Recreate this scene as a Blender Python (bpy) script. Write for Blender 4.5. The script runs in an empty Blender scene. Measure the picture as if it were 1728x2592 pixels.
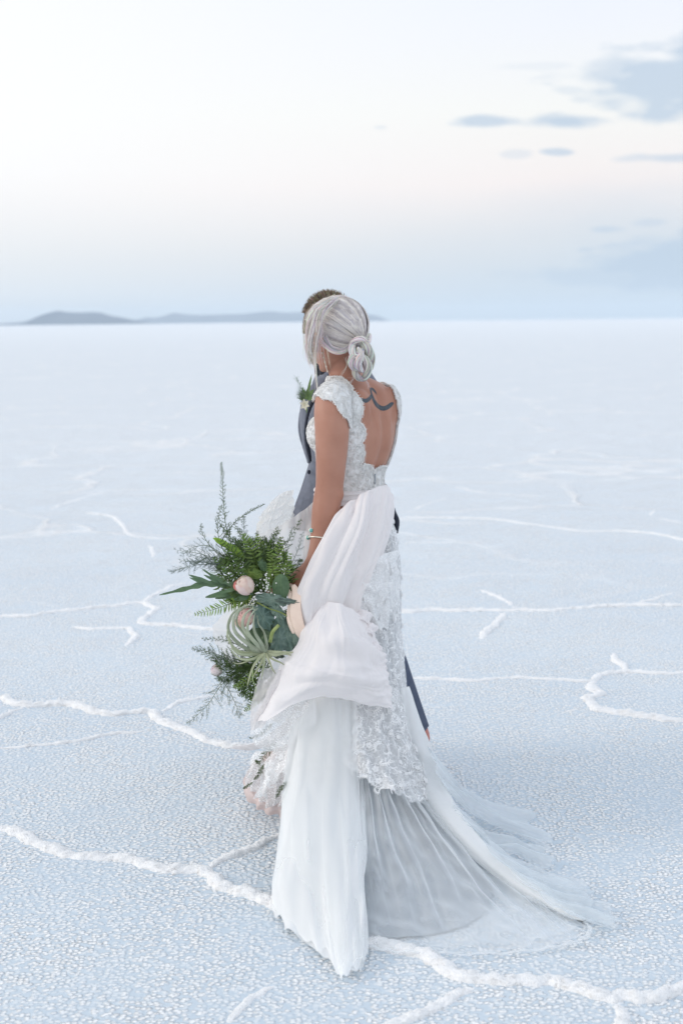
import bpy, bmesh, math, random
import numpy as np
from mathutils import Vector, Matrix, noise, geometry
from mathutils.bvhtree import BVHTree
random.seed(7); RNG = np.random.default_rng(7)
scene = bpy.context.scene
COL = scene.collection
rad = math.radians

# ------------------------------------------------------------------ camera
CAMH = 1.60; FPX = 3600.0; PITCH = rad(7.64); ROLL = rad(0.63)
cam_d = bpy.data.cameras.new('camera'); cam = bpy.data.objects.new('camera', cam_d); COL.objects.link(cam)
cam_d.sensor_fit = 'VERTICAL'; cam_d.sensor_height = 36.0; cam_d.lens = 50.0
cam_d.clip_start = 0.05; cam_d.clip_end = 60000
MC = Matrix.Translation((0, 0, CAMH)) @ Matrix.Rotation(math.pi/2 - PITCH, 4, 'X') @ Matrix.Rotation(-ROLL, 4, 'Z')
cam.matrix_world = MC
cam_d.dof.use_dof = True; cam_d.dof.focus_distance = 4.42; cam_d.dof.aperture_fstop = 3.2
scene.camera = cam
CO = Vector((0, 0, CAMH)); M3 = MC.to_3x3()
def ray(px, py):
    return M3 @ Vector(((px-864)/FPX, -(py-1296)/FPX, -1.0))
def P(px, py, Y):                      # the point at depth Y seen at photo pixel px, py
    d = ray(px, py); return CO + d*(Y/d.y)
def G(px, py, z=0.0):                  # the point on the ground seen at px, py
    d = ray(px, py); return CO + d*((z-CAMH)/d.z)
M3I = M3.inverted()
def proj(p):
    q = M3I @ (Vector(p)-CO); return (864+FPX*q.x/-q.z, 1296-FPX*q.y/-q.z)
def mpp(Y): return Y/FPX/0.985

# ------------------------------------------------------------------ sky, light
world = bpy.data.worlds.new("World"); scene.world = world; world.use_nodes = True
nt = world.node_tree; N = nt.nodes; Lk = nt.links; N.clear()
SUN_AZ = rad(-98); SUN_EL = rad(24)     # azimuth from +Y, negative = left
def nd(tree, typ, **kw):
    n = tree.nodes.new(typ)
    for k, v in kw.items(): setattr(n, k, v)
    return n
def mth(tree, op, a, b=None, clamp=False, c=None):
    n = tree.nodes.new('ShaderNodeMath'); n.operation = op; n.use_clamp = clamp
    for i, x in enumerate((a, b, c)):
        if x is None: continue
        if hasattr(x, 'links') or hasattr(x, 'is_linked'): tree.links.new(x, n.inputs[i])
        else: n.inputs[i].default_value = x
    return n.outputs[0]
def mixc(tree, fac, a, b, mode='MIX'):
    n = tree.nodes.new('ShaderNodeMix'); n.data_type = 'RGBA'; n.blend_type = mode
    for s, x in ((n.inputs[0], fac), (n.inputs[6], a), (n.inputs[7], b)):
        if hasattr(x, 'is_linked'): tree.links.new(x, s)
        elif isinstance(x, (int, float)): s.default_value = x
        else: s.default_value = (*x, 1) if len(x) == 3 else x
    return n.outputs[2]
def ramp(tree, fac, stops, interp='LINEAR'):
    n = tree.nodes.new('ShaderNodeValToRGB'); cr = n.color_ramp; cr.interpolation = interp
    while len(cr.elements) < len(stops): cr.elements.new(0.5)
    for e, (p, c) in zip(cr.elements, stops):
        e.position = p; e.color = (*c, 1) if len(c) == 3 else c
    tree.links.new(fac, n.inputs[0]); return n.outputs[0]
def lin(r, g, b):
    f = lambda c: (c/255/12.92) if c/255 <= .04045 else ((c/255+.055)/1.055)**2.4
    return (f(r), f(g), f(b))
tc = nd(nt, 'ShaderNodeTexCoord'); sep = nd(nt, 'ShaderNodeSeparateXYZ'); Lk.new(tc.outputs['Generated'], sep.inputs[0])
sx, sy, sz = sep.outputs
hor = mth(nt, 'SQRT', mth(nt, 'ADD', mth(nt, 'MULTIPLY', sx, sx), mth(nt, 'MULTIPLY', sy, sy)))
elev = mth(nt, 'DIVIDE', mth(nt, 'ARCTAN2', sz, hor), math.pi/2, True)     # 0..1 up to the zenith
azi = mth(nt, 'ARCTAN2', sx, sy)                                           # 0 = straight ahead
D = 1/90
base = ramp(nt, elev, [(0.0, lin(198, 211, 221)), (1.3*D, lin(209, 217, 225)), (3.2*D, lin(225, 225, 227)), (5.3*D, lin(243, 235, 233)),
                       (8*D, lin(243, 243, 240)), (12*D, lin(236, 240, 249)), (30*D, lin(232, 240, 252)), (1.0, lin(206, 222, 242))])
# the glow of the sunset lies to the left, the blue bank to the right
glow = mth(nt, 'MULTIPLY', mth(nt, 'SUBTRACT', 0.16, azi), 2.2, True)
glow = mth(nt, 'MULTIPLY', glow, ramp(nt, elev, [(0.0, (.0, .0, .0)), (2.5*D, (.25,)*3), (6*D, (1,)*3), (25*D, (.8,)*3), (1, (0,)*3)]))
base = mixc(nt, glow, base, (.97, .968, .965))
left = mth(nt, 'MULTIPLY', mth(nt, 'SUBTRACT', -0.02, azi), 4.0, True)
base = mixc(nt, mth(nt, 'MULTIPLY', left, ramp(nt, elev, [(0, (.55,)*3), (3*D, (.4,)*3), (7*D, (0,)*3)])), base, lin(238, 240, 241))
rightm = mth(nt, 'MULTIPLY', mth(nt, 'SUBTRACT', azi, -0.03), 3.6, True)
nz = nd(nt, 'ShaderNodeTexNoise'); nz.inputs['Scale'].default_value = 7; nz.inputs['Detail'].default_value = 5
mp = nd(nt, 'ShaderNodeMapping'); mp.inputs['Scale'].default_value = (1, 1, 3.2); Lk.new(tc.outputs['Generated'], mp.inputs[0]); Lk.new(mp.outputs[0], nz.inputs['Vector'])
nzo = mth(nt, 'SUBTRACT', nz.outputs[0], 0.5)
nf = nd(nt, 'ShaderNodeTexNoise'); nf.inputs['Scale'].default_value = 34; nf.inputs['Detail'].default_value = 6; Lk.new(mp.outputs[0], nf.inputs['Vector'])
nfo = mth(nt, 'SUBTRACT', nf.outputs[0], 0.5)
bank = mth(nt, 'SUBTRACT', 0.062, elev); bank = mth(nt, 'ADD', bank, mth(nt, 'MULTIPLY', nzo, .05)); bank = mth(nt, 'MULTIPLY', bank, 22, True)
base = mixc(nt, mth(nt, 'MULTIPLY', mth(nt, 'MULTIPLY', bank, rightm), .75), base, lin(193, 211, 227))
uu = mth(nt, 'DIVIDE', sx, sy); vv = mth(nt, 'DIVIDE', sz, sy)
cloud = None
for (cx, cy, rx, ry, soft, amt) in [(1770, 200, 350, 100, 1.1, .8), (1610, 178, 170, 52, 1.3, .6), (1240, 309, 105, 16, 1.4, .75), (1432, 306, 130, 27, 1.5, .85), (1415, 386, 42, 11, 1.1, .7), (1700, 398, 150, 14, 1.4, .6),
                          (1300, 392, 40, 12, 1, .3), (1535, 578, 50, 11, 1.1, .55), (1690, 665, 230, 70, 1.0, .9), (1760, 640, 200, 66, 1.0, .85), (1560, 700, 300, 30, 1.3, .6), (1640, 560, 60, 12, 1, .4), (1480, 632, 28, 9, 1, .45), (960, 322, 22, 7, 1, .25), (1440, 228, 55, 14, 1, .3), (1360, 168, 120, 12, 1, .16)]:
    d = ray(cx, cy); u0 = d.x/d.y; v0 = d.z/d.y; a = rx/FPX; b = ry/FPX
    du = mth(nt, 'DIVIDE', mth(nt, 'SUBTRACT', uu, u0), a); dv = mth(nt, 'DIVIDE', mth(nt, 'SUBTRACT', vv, v0), b)
    dv = mth(nt, 'ADD', dv, mth(nt, 'MULTIPLY', nzo, 1.6))
    r2 = mth(nt, 'SQRT', mth(nt, 'ADD', mth(nt, 'MULTIPLY', du, du), mth(nt, 'MULTIPLY', dv, dv)))
    m = mth(nt, 'SUBTRACT', 1.0, r2); m = mth(nt, 'ADD', m, mth(nt, 'MULTIPLY', nfo, 1.4))
    m = mth(nt, 'MULTIPLY', mth(nt, 'MULTIPLY', m, 2.4/soft, True), amt)
    cloud = m if cloud is None else mth(nt, 'MAXIMUM', cloud, m)
front = mth(nt, 'GREATER_THAN', sy, 0.0)
base = mixc(nt, mth(nt, 'MULTIPLY', cloud, front), base, lin(183, 201, 220))
sky = nd(nt, 'ShaderNodeTexSky', sky_type='NISHITA', sun_disc=False); sky.sun_elevation = SUN_EL; sky.sun_rotation = SUN_AZ
sk = mixc(nt, 1.0, sky.outputs[0], (.09, .09, .09), 'MULTIPLY')
base = mixc(nt, .06, base, sk)
bg = nd(nt, 'ShaderNodeBackground'); bg.inputs[1].default_value = 1.0; Lk.new(base, bg.inputs[0])
wo = nd(nt, 'ShaderNodeOutputWorld'); Lk.new(bg.outputs[0], wo.inputs[0])
sun_d = bpy.data.lights.new('sun', 'SUN'); sun_d.energy = 0.8; sun_d.angle = rad(22); sun_d.color = (1, .93, .86)
sun = bpy.data.objects.new('sun', sun_d); COL.objects.link(sun)
sd = Vector((math.sin(SUN_AZ)*math.cos(SUN_EL), math.cos(SUN_AZ)*math.cos(SUN_EL), math.sin(SUN_EL)))
sun.rotation_euler = sd.to_track_quat('Z', 'Y').to_euler()
vs = scene.view_settings
scene.display_settings.display_device = 'sRGB'
vs.view_transform = 'Standard'; vs.look = 'None'; vs.exposure = 0.16; vs.gamma = 1.0; vs.use_curve_mapping = False
scene.cycles.transparent_max_bounces = 32; scene.cycles.max_bounces = 10; scene.cycles.volume_bounces = 1
scene.cycles.use_adaptive_sampling = True

# ------------------------------------------------------------------ helpers
def empty(name, loc, label=None, cat=None, group=None):
    o = bpy.data.objects.new(name, None); COL.objects.link(o); o.location = loc; o.empty_display_size = .1
    if label: o['label'] = label
    if cat: o['category'] = cat
    if group: o['group'] = group
    return o
def link_mesh(name, me, mat, parent=None, kind=None, smooth=True):
    me.name = name; o = bpy.data.objects.new(name, me); COL.objects.link(o)
    if mat: me.materials.append(mat)
    if smooth: me.polygons.foreach_set('use_smooth', [True]*len(me.polygons))
    if parent is not None:
        o.parent = parent; w = Vector((0, 0, 0)); q = parent
        while q is not None: w += q.location; q = q.parent
        me.transform(Matrix.Translation(-w)) 
    if kind: o['kind'] = kind
    return o
class MB:
    def __init__(s): s.v = []; s.f = []; s.c = []
    def add(s, vs, fs, col=None):
        n = len(s.v); s.v.extend(tuple(x) for x in vs); s.f.extend(tuple(i+n for i in f) for f in fs)
        s.c.extend([col if col else (1, 1, 1)]*len(vs))
    def mesh(s, colors=False):
        me = bpy.data.meshes.new('m'); me.from_pydata(s.v, [], s.f)
        if colors:
            a = me.color_attributes.new('tint', 'FLOAT_COLOR', 'POINT')
            arr = np.ones((len(s.v), 4), np.float32); arr[:, :3] = np.array(s.c, np.float32); a.data.foreach_set('color', arr.ravel())
        me.update(); return me
    def build(s, name, mat, parent=None, kind=None, colors=False, smooth=True):
        return link_mesh(name, s.mesh(colors), mat, parent, kind, smooth)
def crv(pts, n, closed=False):
    """Catmull-Rom through points (any dimension), n samples"""
    A = np.array([tuple(p) for p in pts], float); k = len(A)
    if k == 2: t = np.linspace(0, 1, n)[:, None]; return A[0]*(1-t)+A[1]*t
    T = np.linspace(0, k if closed else k-1, n, endpoint=not closed)
    i = np.minimum(np.floor(T).astype(int), (k-1 if closed else k-2)); f = (T-i)[:, None]
    if closed: g = lambda j: A[j % k]
    else:
        B = np.vstack([2*A[0]-A[1], A, 2*A[-1]-A[-2]]); g = lambda j: B[j+1]
    p0, p1, p2, p3 = g(i-1), g(i), g(i+1), g(i+2)
    return .5*(2*p1+(p2-p0)*f+(2*p0-5*p1+4*p2-p3)*f*f+(3*p1-p0-3*p2+p3)*f**3)
def tube(mb, pts, radii, n=8, col=None, flat=1.0, up=None, cap=True):
    """tube through pts; flat < 1 squashes it along its second axis"""
    A = np.array([tuple(p) for p in pts], float); k = len(A)
    if np.isscalar(radii): radii = [radii]*k
    elif len(radii) != k: radii = np.interp(np.linspace(0, 1, k), np.linspace(0, 1, len(radii)), radii)
    T = np.gradient(A, axis=0); T /= np.linalg.norm(T, axis=1)[:, None]+1e-12
    u = np.array(up if up is not None else (0, 0, 1), float)
    if abs(T[0] @ u) > .95: u = np.array((1., 0, 0))
    vs = []; ang = np.linspace(0, 2*math.pi, n, endpoint=False); ca, sa = np.cos(ang), np.sin(ang)
    for i in range(k):
        u = u-T[i]*(T[i] @ u); u /= np.linalg.norm(u)+1e-12; w = np.cross(T[i], u)
        vs.append(A[i]+radii[i]*(ca[:, None]*w+flat*sa[:, None]*u))
    V = np.vstack(vs); F = []
    for i in range(k-1):
        for j in range(n):
            a = i*n+j; b = i*n+(j+1) % n; F.append((a, b, b+n, a+n))
    if cap: F.append(tuple(range(n))[::-1]); F.append(tuple(range((k-1)*n, k*n)))
    mb.add(V, F, col)
def loft(mb, secs, U, V, n=40, ex=2.0, closed=True):
    """secs: (centre, a, b[, bias]) rings in the axes U, V"""
    vs = []; F = []
    for s in secs:
        c, a, b = s[:3]
        for j in range(n):
            t = 2*math.pi*j/n; ct, st = math.cos(t), math.sin(t)
            x = math.copysign(abs(ct)**(2/ex), ct); y = math.copysign(abs(st)**(2/ex), st)
            vs.append(Vector(c)+U*(a*x)+V*(b*y))
    k = len(secs)
    for i in range(k-1):
        for j in range(n):
            a = i*n+j; b = i*n+(j+1) % n; F.append((a, b, b+n, a+n))
    if closed: F.append(tuple(range(n))[::-1]); F.append(tuple(range((k-1)*n, k*n)))
    mb.add(vs, F)
def interp_secs(secs, n):
    A = crv([(*s[0], s[1], s[2]) for s in secs], n)
    return [(Vector(r[:3]), max(r[3], .002), max(r[4], .002)) for r in A]
def ellipsoid(mb, c, M, r, nu=20, nv=14, col=None):
    vs = []; F = []
    for i in range(nv+1):
        ph = math.pi*i/nv
        for j in range(nu):
            t = 2*math.pi*j/nu
            vs.append(Vector(c)+M @ Vector((r[0]*math.sin(ph)*math.cos(t), r[1]*math.sin(ph)*math.sin(t), r[2]*math.cos(ph))))
    for i in range(nv):
        for j in range(nu):
            a = i*nu+j; b = i*nu+(j+1) % nu; F.append((a, a+nu, b+nu, b))
    mb.add(vs, F, col)
I3 = Matrix.Identity(3)
def fuse(mb, voxel, smooth=5, fac=.5):
    """one continuous skin from overlapping closed shapes"""
    me = mb.mesh(); bm = bmesh.new(); bm.from_mesh(me); bmesh.ops.recalc_face_normals(bm, faces=bm.faces); bm.to_mesh(me); bm.free()
    o = bpy.data.objects.new('tmp', me); COL.objects.link(o)
    m = o.modifiers.new('r', 'REMESH'); m.mode = 'VOXEL'; m.voxel_size = voxel; m.adaptivity = 0
    s = o.modifiers.new('s', 'SMOOTH'); s.factor = fac; s.iterations = smooth
    dg = bpy.context.evaluated_depsgraph_get(); dg.update()
    r = bpy.data.meshes.new_from_object(o.evaluated_get(dg)); bpy.data.objects.remove(o); return r
def grid_faces(nu, nv, closed=False):
    F = []
    for i in range(nu if closed else nu-1):
        for j in range(nv-1):
            a = i*nv+j; b = ((i+1) % nu)*nv+j; F.append((a, b, b+1, a+1))
    return F
def pt(c):
    """(px, py, Y) or (px, py, 'g'[, z]) to a point"""
    if len(c) > 2 and c[2] == 'g': return G(c[0], c[1], c[3] if len(c) > 3 else 0.006)
    return P(*c)
def surf(guides, nu, nv, closed=False, px=True):
    """grid (nu, nv, 3) through guide curves"""
    rows = [crv([pt(c) if px else c for c in g], nv) for g in guides]
    R = np.array(rows); out = np.zeros((nu, nv, 3))
    for j in range(nv): out[:, j] = crv(R[:, j], nu, closed)
    return out
def normals(S):
    a = np.gradient(S, axis=0); b = np.gradient(S, axis=1); n = np.cross(a, b); return n/(np.linalg.norm(n, axis=2, keepdims=True)+1e-12)
def fbm(x, y, seed=0, oct=3):
    """cheap smooth numpy noise -1..1"""
    r = np.random.default_rng(seed); s = np.zeros(np.broadcast(x, y).shape)
    amp = 1.0; f = 1.0; tot = 0
    for o in range(oct):
        for k in range(4):
            a = r.uniform(0, 2*math.pi); p = r.uniform(0, 2*math.pi); ff = f*r.uniform(.7, 1.4)
            s = s+amp*.5*np.sin((x*math.cos(a)+y*math.sin(a))*ff*2*math.pi+p+.8*np.sin(ff*4.1*(x*math.sin(a)-y*math.cos(a))+p*2))
        tot += amp; amp *= .5; f *= 2.1
    return s/tot/1.2
def cloth(name, S, mat, parent, disp=None, closed=False, floor=True, label=None, thick=0.0):
    Nn = normals(S)
    if disp is not None: S = S+Nn*disp[..., None]
    if floor: S[..., 2] = np.maximum(S[..., 2], .004)
    nu, nv = S.shape[:2]; mb = MB(); mb.add(S.reshape(-1, 3), grid_faces(nu, nv, closed))
    o = mb.build(name, mat, parent)
    uv = o.data.uv_layers.new(name='uv'); li = np.zeros(len(o.data.loops), int); o.data.loops.foreach_get('vertex_index', li)
    uvs = np.stack([(li//nv)/max(nu-1, 1), (li % nv)/max(nv-1, 1)], 1); uv.data.foreach_set('uv', uvs.astype(np.float32).ravel())
    if thick: m = o.modifiers.new('thick', 'SOLIDIFY'); m.thickness = thick
    if label: o['label'] = label
    return o, S

# ------------------------------------------------------------------ materials
def newmat(name):
    m = bpy.data.materials.new(name); m.use_nodes = True; t = m.node_tree; t.nodes.clear()
    out = t.nodes.new('ShaderNodeOutputMaterial'); return m, t, out
def texn(t, scale, detail=3, coord='Object', rough=.5, sc=None, typ='ShaderNodeTexNoise'):
    c = t.nodes.new('ShaderNodeTexCoord'); n = t.nodes.new(typ); n.inputs['Scale'].default_value = scale
    if typ == 'ShaderNodeTexNoise': n.inputs['Detail'].default_value = detail; n.inputs['Roughness'].default_value = rough
    v = c.outputs[coord]
    if sc: mpn = t.nodes.new('ShaderNodeMapping'); mpn.inputs['Scale'].default_value = sc; t.links.new(v, mpn.inputs[0]); v = mpn.outputs[0]
    t.links.new(v, n.inputs['Vector']); return n
def bump(t, h, strength=.5, dist=.01):
    b = t.nodes.new('ShaderNodeBump'); b.inputs['Strength'].default_value = strength; b.inputs['Distance'].default_value = dist
    t.links.new(h, b.inputs['Height']); return b.outputs[0]
def pbr(name, c1, c2=None, scale=20, rough=.6, bumpv=0, bscale=None, sss=0, spec=.4, tint=False, metal=0, sheen=0, transl=0, bd=.004, stretch=None):
    m, t, out = newmat(name); b = t.nodes.new('ShaderNodeBsdfPrincipled')
    col = None
    if c2: n = texn(t, scale, 4, sc=stretch); col = ramp(t, n.outputs[0], [(.35, c1), (.65, c2)])
    if tint:
        a = t.nodes.new('ShaderNodeAttribute'); a.attribute_name = 'tint'
        col = mixc(t, 1.0, col if col else c1, a.outputs[0], 'MULTIPLY')
    if col: t.links.new(col, b.inputs['Base Color'])
    else: b.inputs['Base Color'].default_value = (*c1, 1)
    b.inputs['Roughness'].default_value = rough; b.inputs['Specular IOR Level'].default_value = spec; b.inputs['Metallic'].default_value = metal
    if sss: b.inputs['Subsurface Weight'].default_value = sss; b.inputs['Subsurface Radius'].default_value = (.02, .008, .005); b.inputs['Subsurface Scale'].default_value = .5
    if sheen: b.inputs['Sheen Weight'].default_value = sheen
    if bumpv: n2 = texn(t, bscale or scale*4, 3); t.links.new(bump(t, n2.outputs[0], bumpv, bd), b.inputs['Normal'])
    s = b.outputs[0]
    if transl:
        tr = t.nodes.new('ShaderNodeBsdfTranslucent'); mx = t.nodes.new('ShaderNodeMixShader'); mx.inputs[0].default_value = transl
        if col: t.links.new(col, tr.inputs[0])
        else: tr.inputs[0].default_value = (*c1, 1)
        t.links.new(s, mx.inputs[1]); t.links.new(tr.outputs[0], mx.inputs[2]); s = mx.outputs[0]
    t.links.new(s, out.inputs[0]); return m
def fabric(name, col, opac=1.0, edge=0.0, transl=.3, weave=0, lace=None, crinkle=0.0, cr_scale=(30, 30, 6)):
    """cloth: diffuse + translucent, partly open weave; lace = (scale, threshold)"""
    m, t, out = newmat(name); d = t.nodes.new('ShaderNodeBsdfDiffuse'); tr = t.nodes.new('ShaderNodeBsdfTranslucent')
    d.inputs[0].default_value = (*col, 1); tr.inputs[0].default_value = (*col, 1)
    mx = t.nodes.new('ShaderNodeMixShader'); mx.inputs[0].default_value = transl
    t.links.new(d.outputs[0], mx.inputs[1]); t.links.new(tr.outputs[0], mx.inputs[2]); s = mx.outputs[0]
    nrm = None
    if crinkle:
        n = texn(t, 1.0, 3, sc=cr_scale); nrm = bump(t, n.outputs[0], crinkle, .01)
    alpha = None
    if lace:
        sc, th, lo = lace
        # petal rings round scattered centres + curling thread
        w = texn(t, sc*1.3, 2); cc = t.nodes.new('ShaderNodeTexCoord')
        off = t.nodes.new('ShaderNodeVectorMath'); off.operation = 'SCALE'; off.inputs[3].default_value = .9/sc; t.links.new(w.outputs[1], off.inputs[0])
        ad = t.nodes.new('ShaderNodeVectorMath'); ad.operation = 'ADD'; t.links.new(cc.outputs['Object'], ad.inputs[0]); t.links.new(off.outputs[0], ad.inputs[1])
        v = t.nodes.new('ShaderNodeTexVoronoi'); v.feature = 'DISTANCE_TO_EDGE'; v.inputs['Scale'].default_value = sc; t.links.new(ad.outputs[0], v.inputs['Vector'])
        e1 = mth(t, 'SUBTRACT', 1.0, mth(t, 'DIVIDE', v.outputs['Distance'], .055), True); e1 = mth(t, 'MULTIPLY', e1, .35)
        v2 = t.nodes.new('ShaderNodeTexVoronoi'); v2.inputs['Scale'].default_value = sc*.45; t.links.new(ad.outputs[0], v2.inputs['Vector'])
        ring = mth(t, 'SINE', mth(t, 'MULTIPLY', v2.outputs['Distance'], 26)); ring = mth(t, 'MULTIPLY', mth(t, 'SUBTRACT', ring, th), 3, True)
        n3 = texn(t, sc*3, 4, rough=.7); hf = mth(t, 'MULTIPLY', mth(t, 'SUBTRACT', n3.outputs[0], .47), 9, True)
        al = mth(t, 'MAXIMUM', e1, mth(t, 'MULTIPLY', ring, hf)); al = mth(t, 'MAXIMUM', al, mth(t, 'MULTIPLY', hf, .30))
        alpha = mth(t, 'ADD', mth(t, 'MULTIPLY', al, 1-lo), lo, True)
        nrm = bump(t, al, .12, .003)
    if nrm: t.links.new(nrm, d.inputs['Normal']); t.links.new(nrm, tr.inputs['Normal'])
    if opac < 1 and alpha is None:
        lw = t.nodes.new('ShaderNodeLayerWeight'); lw.inputs[0].default_value = .5
        if nrm: t.links.new(nrm, lw.inputs['Normal'])
        f = mth(t, 'POWER', lw.outputs['Facing'], 2.2)
        alpha = mth(t, 'ADD', mth(t, 'MULTIPLY', f, edge), opac, True)
    if alpha is not None:
        tp = t.nodes.new('ShaderNodeBsdfTransparent'); m2 = t.nodes.new('ShaderNodeMixShader'); t.links.new(alpha, m2.inputs[0])
        t.links.new(tp.outputs[0], m2.inputs[1]); t.links.new(s, m2.inputs[2]); s = m2.outputs[0]
    t.links.new(s, out.inputs[0]); return m

# ------------------------------------------------------------------ salt flat
def salt_ground_mat():
    m, t, out = newmat('salt_crust'); b = t.nodes.new('ShaderNodeBsdfPrincipled'); L = t.links
    geo = t.nodes.new('ShaderNodeNewGeometry'); pos = geo.outputs['Position']
    def noi(scale, detail=3, vec=pos, rough=.55):
        n = t.nodes.new('ShaderNodeTexNoise'); n.inputs['Scale'].default_value = scale; n.inputs['Detail'].default_value = detail; n.inputs['Roughness'].default_value = rough; L.new(vec, n.inputs['Vector']); return n
    # popcorn crystals
    w = noi(60, 2); sc = t.nodes.new('ShaderNodeVectorMath'); sc.operation = 'SCALE'; sc.inputs[3].default_value = .007; L.new(w.outputs[1], sc.inputs[0])
    ad = t.nodes.new('ShaderNodeVectorMath'); ad.operation = 'ADD'; L.new(pos, ad.inputs[0]); L.new(sc.outputs[0], ad.inputs[1])
    def vor(scale, smooth=.35):
        v = t.nodes.new('ShaderNodeTexVoronoi'); v.voronoi_dimensions = '2D'; v.feature = 'SMOOTH_F1'; v.inputs['Smoothness'].default_value = smooth; v.inputs['Scale'].default_value = scale; L.new(ad.outputs[0], v.inputs['Vector']); return v
    v1 = vor(68, .08); v2 = vor(36, .12)
    g1 = mth(t, 'MULTIPLY', mth(t, 'SUBTRACT', .60, v1.outputs['Distance']), 3.2, True)
    g2 = mth(t, 'MULTIPLY', mth(t, 'SUBTRACT', .46, v2.outputs['Distance']), 3.0, True)
    # only some cells grow a crystal
    sepc = t.nodes.new('ShaderNodeSeparateXYZ'); L.new(v1.outputs['Color'], sepc.inputs[0])
    k = mth(t, 'MULTIPLY', mth(t, 'SUBTRACT', sepc.outputs[0], .12), 2.6, True)
    patch = noi(3.2, 4); pm = mth(t, 'ADD', .35, mth(t, 'MULTIPLY', mth(t, 'SUBTRACT', patch.outputs[0], .30), 2.2, True), True)
    h = mth(t, 'MULTIPLY', mth(t, 'MULTIPLY', g1, k), pm); h = mth(t, 'ADD', h, mth(t, 'MULTIPLY', mth(t, 'MULTIPLY', g2, g2), mth(t, 'MULTIPLY', pm, .55)))
    # faint far ridges between the big polygons of the pan
    wv = noi(.9, 3); s2 = t.nodes.new('ShaderNodeVectorMath'); s2.operation = 'SCALE'; s2.inputs[3].default_value = 1.1; L.new(wv.outputs[1], s2.inputs[0])
    a2 = t.nodes.new('ShaderNodeVectorMath'); a2.operation = 'ADD'; L.new(pos, a2.inputs[0]); L.new(s2.outputs[0], a2.inputs[1])
    ve = t.nodes.new('ShaderNodeTexVoronoi'); ve.feature = 'DISTANCE_TO_EDGE'; ve.inputs['Scale'].default_value = .42; L.new(a2.outputs[0], ve.inputs['Vector'])
    e = mth(t, 'SUBTRACT', 1.0, mth(t, 'DIVIDE', ve.outputs['Distance'], .028), True)
    en = noi(.35, 2); e = mth(t, 'MULTIPLY', e, mth(t, 'MULTIPLY', mth(t, 'SUBTRACT', en.outputs[0], .36), 6, True))
    sp = t.nodes.new('ShaderNodeSeparateXYZ'); L.new(pos, sp.inputs[0])
    far = mth(t, 'DIVIDE', mth(t, 'SUBTRACT', sp.outputs[1], 7.2), 4, True); e = mth(t, 'MULTIPLY', e, far)
    hh = mth(t, 'ADD', h, mth(t, 'MULTIPLY', e, 3.5))
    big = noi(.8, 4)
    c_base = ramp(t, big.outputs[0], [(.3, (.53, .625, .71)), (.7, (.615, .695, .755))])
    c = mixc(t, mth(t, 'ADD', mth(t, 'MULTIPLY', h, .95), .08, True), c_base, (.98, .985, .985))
    # further off the crust is blended towards one pale tone
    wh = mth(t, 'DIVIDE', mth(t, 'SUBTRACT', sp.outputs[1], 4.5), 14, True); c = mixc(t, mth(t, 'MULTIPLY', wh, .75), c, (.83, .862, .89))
    c = mixc(t, mth(t, 'MULTIPLY', e, .75), c, (.98, .97, .96))
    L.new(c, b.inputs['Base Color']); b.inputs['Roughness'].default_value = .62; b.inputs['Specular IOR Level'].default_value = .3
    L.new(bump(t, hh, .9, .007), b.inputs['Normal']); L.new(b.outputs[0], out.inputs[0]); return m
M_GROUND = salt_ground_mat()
ys = np.concatenate([[-60, -10, 0, 1.2], np.linspace(2.2, 7, 330), np.geomspace(7.05, 60, 150), np.geomspace(63, 9400, 40)])
def xs_for(): return np.concatenate([-np.geomspace(9400, 2.6, 34), np.linspace(-2.5, 2.5, 330), np.geomspace(2.6, 9400, 34)])
xs = xs_for(); X, Y = np.meshgrid(xs, ys, indexing='ij')
Z = .006*fbm(X*.8, Y*.8, 3, 3)*np.exp(-((Y-4)/9)**2)*(np.abs(X) < 20) - .006
S = np.stack([X, Y, Z], 2); mb = MB(); mb.add(S.reshape(-1, 3), grid_faces(len(xs), len(ys)))
ground = mb.build('ground', M_GROUND, None, 'structure'); ground['label'] = 'pale blue white salt flat ground'
M_RIDGE = pbr('ridge_salt', (.96, .96, .96), (1, .99, .98), 60, .85, .9, 190, sss=.0, spec=.2, bd=.006)
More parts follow.
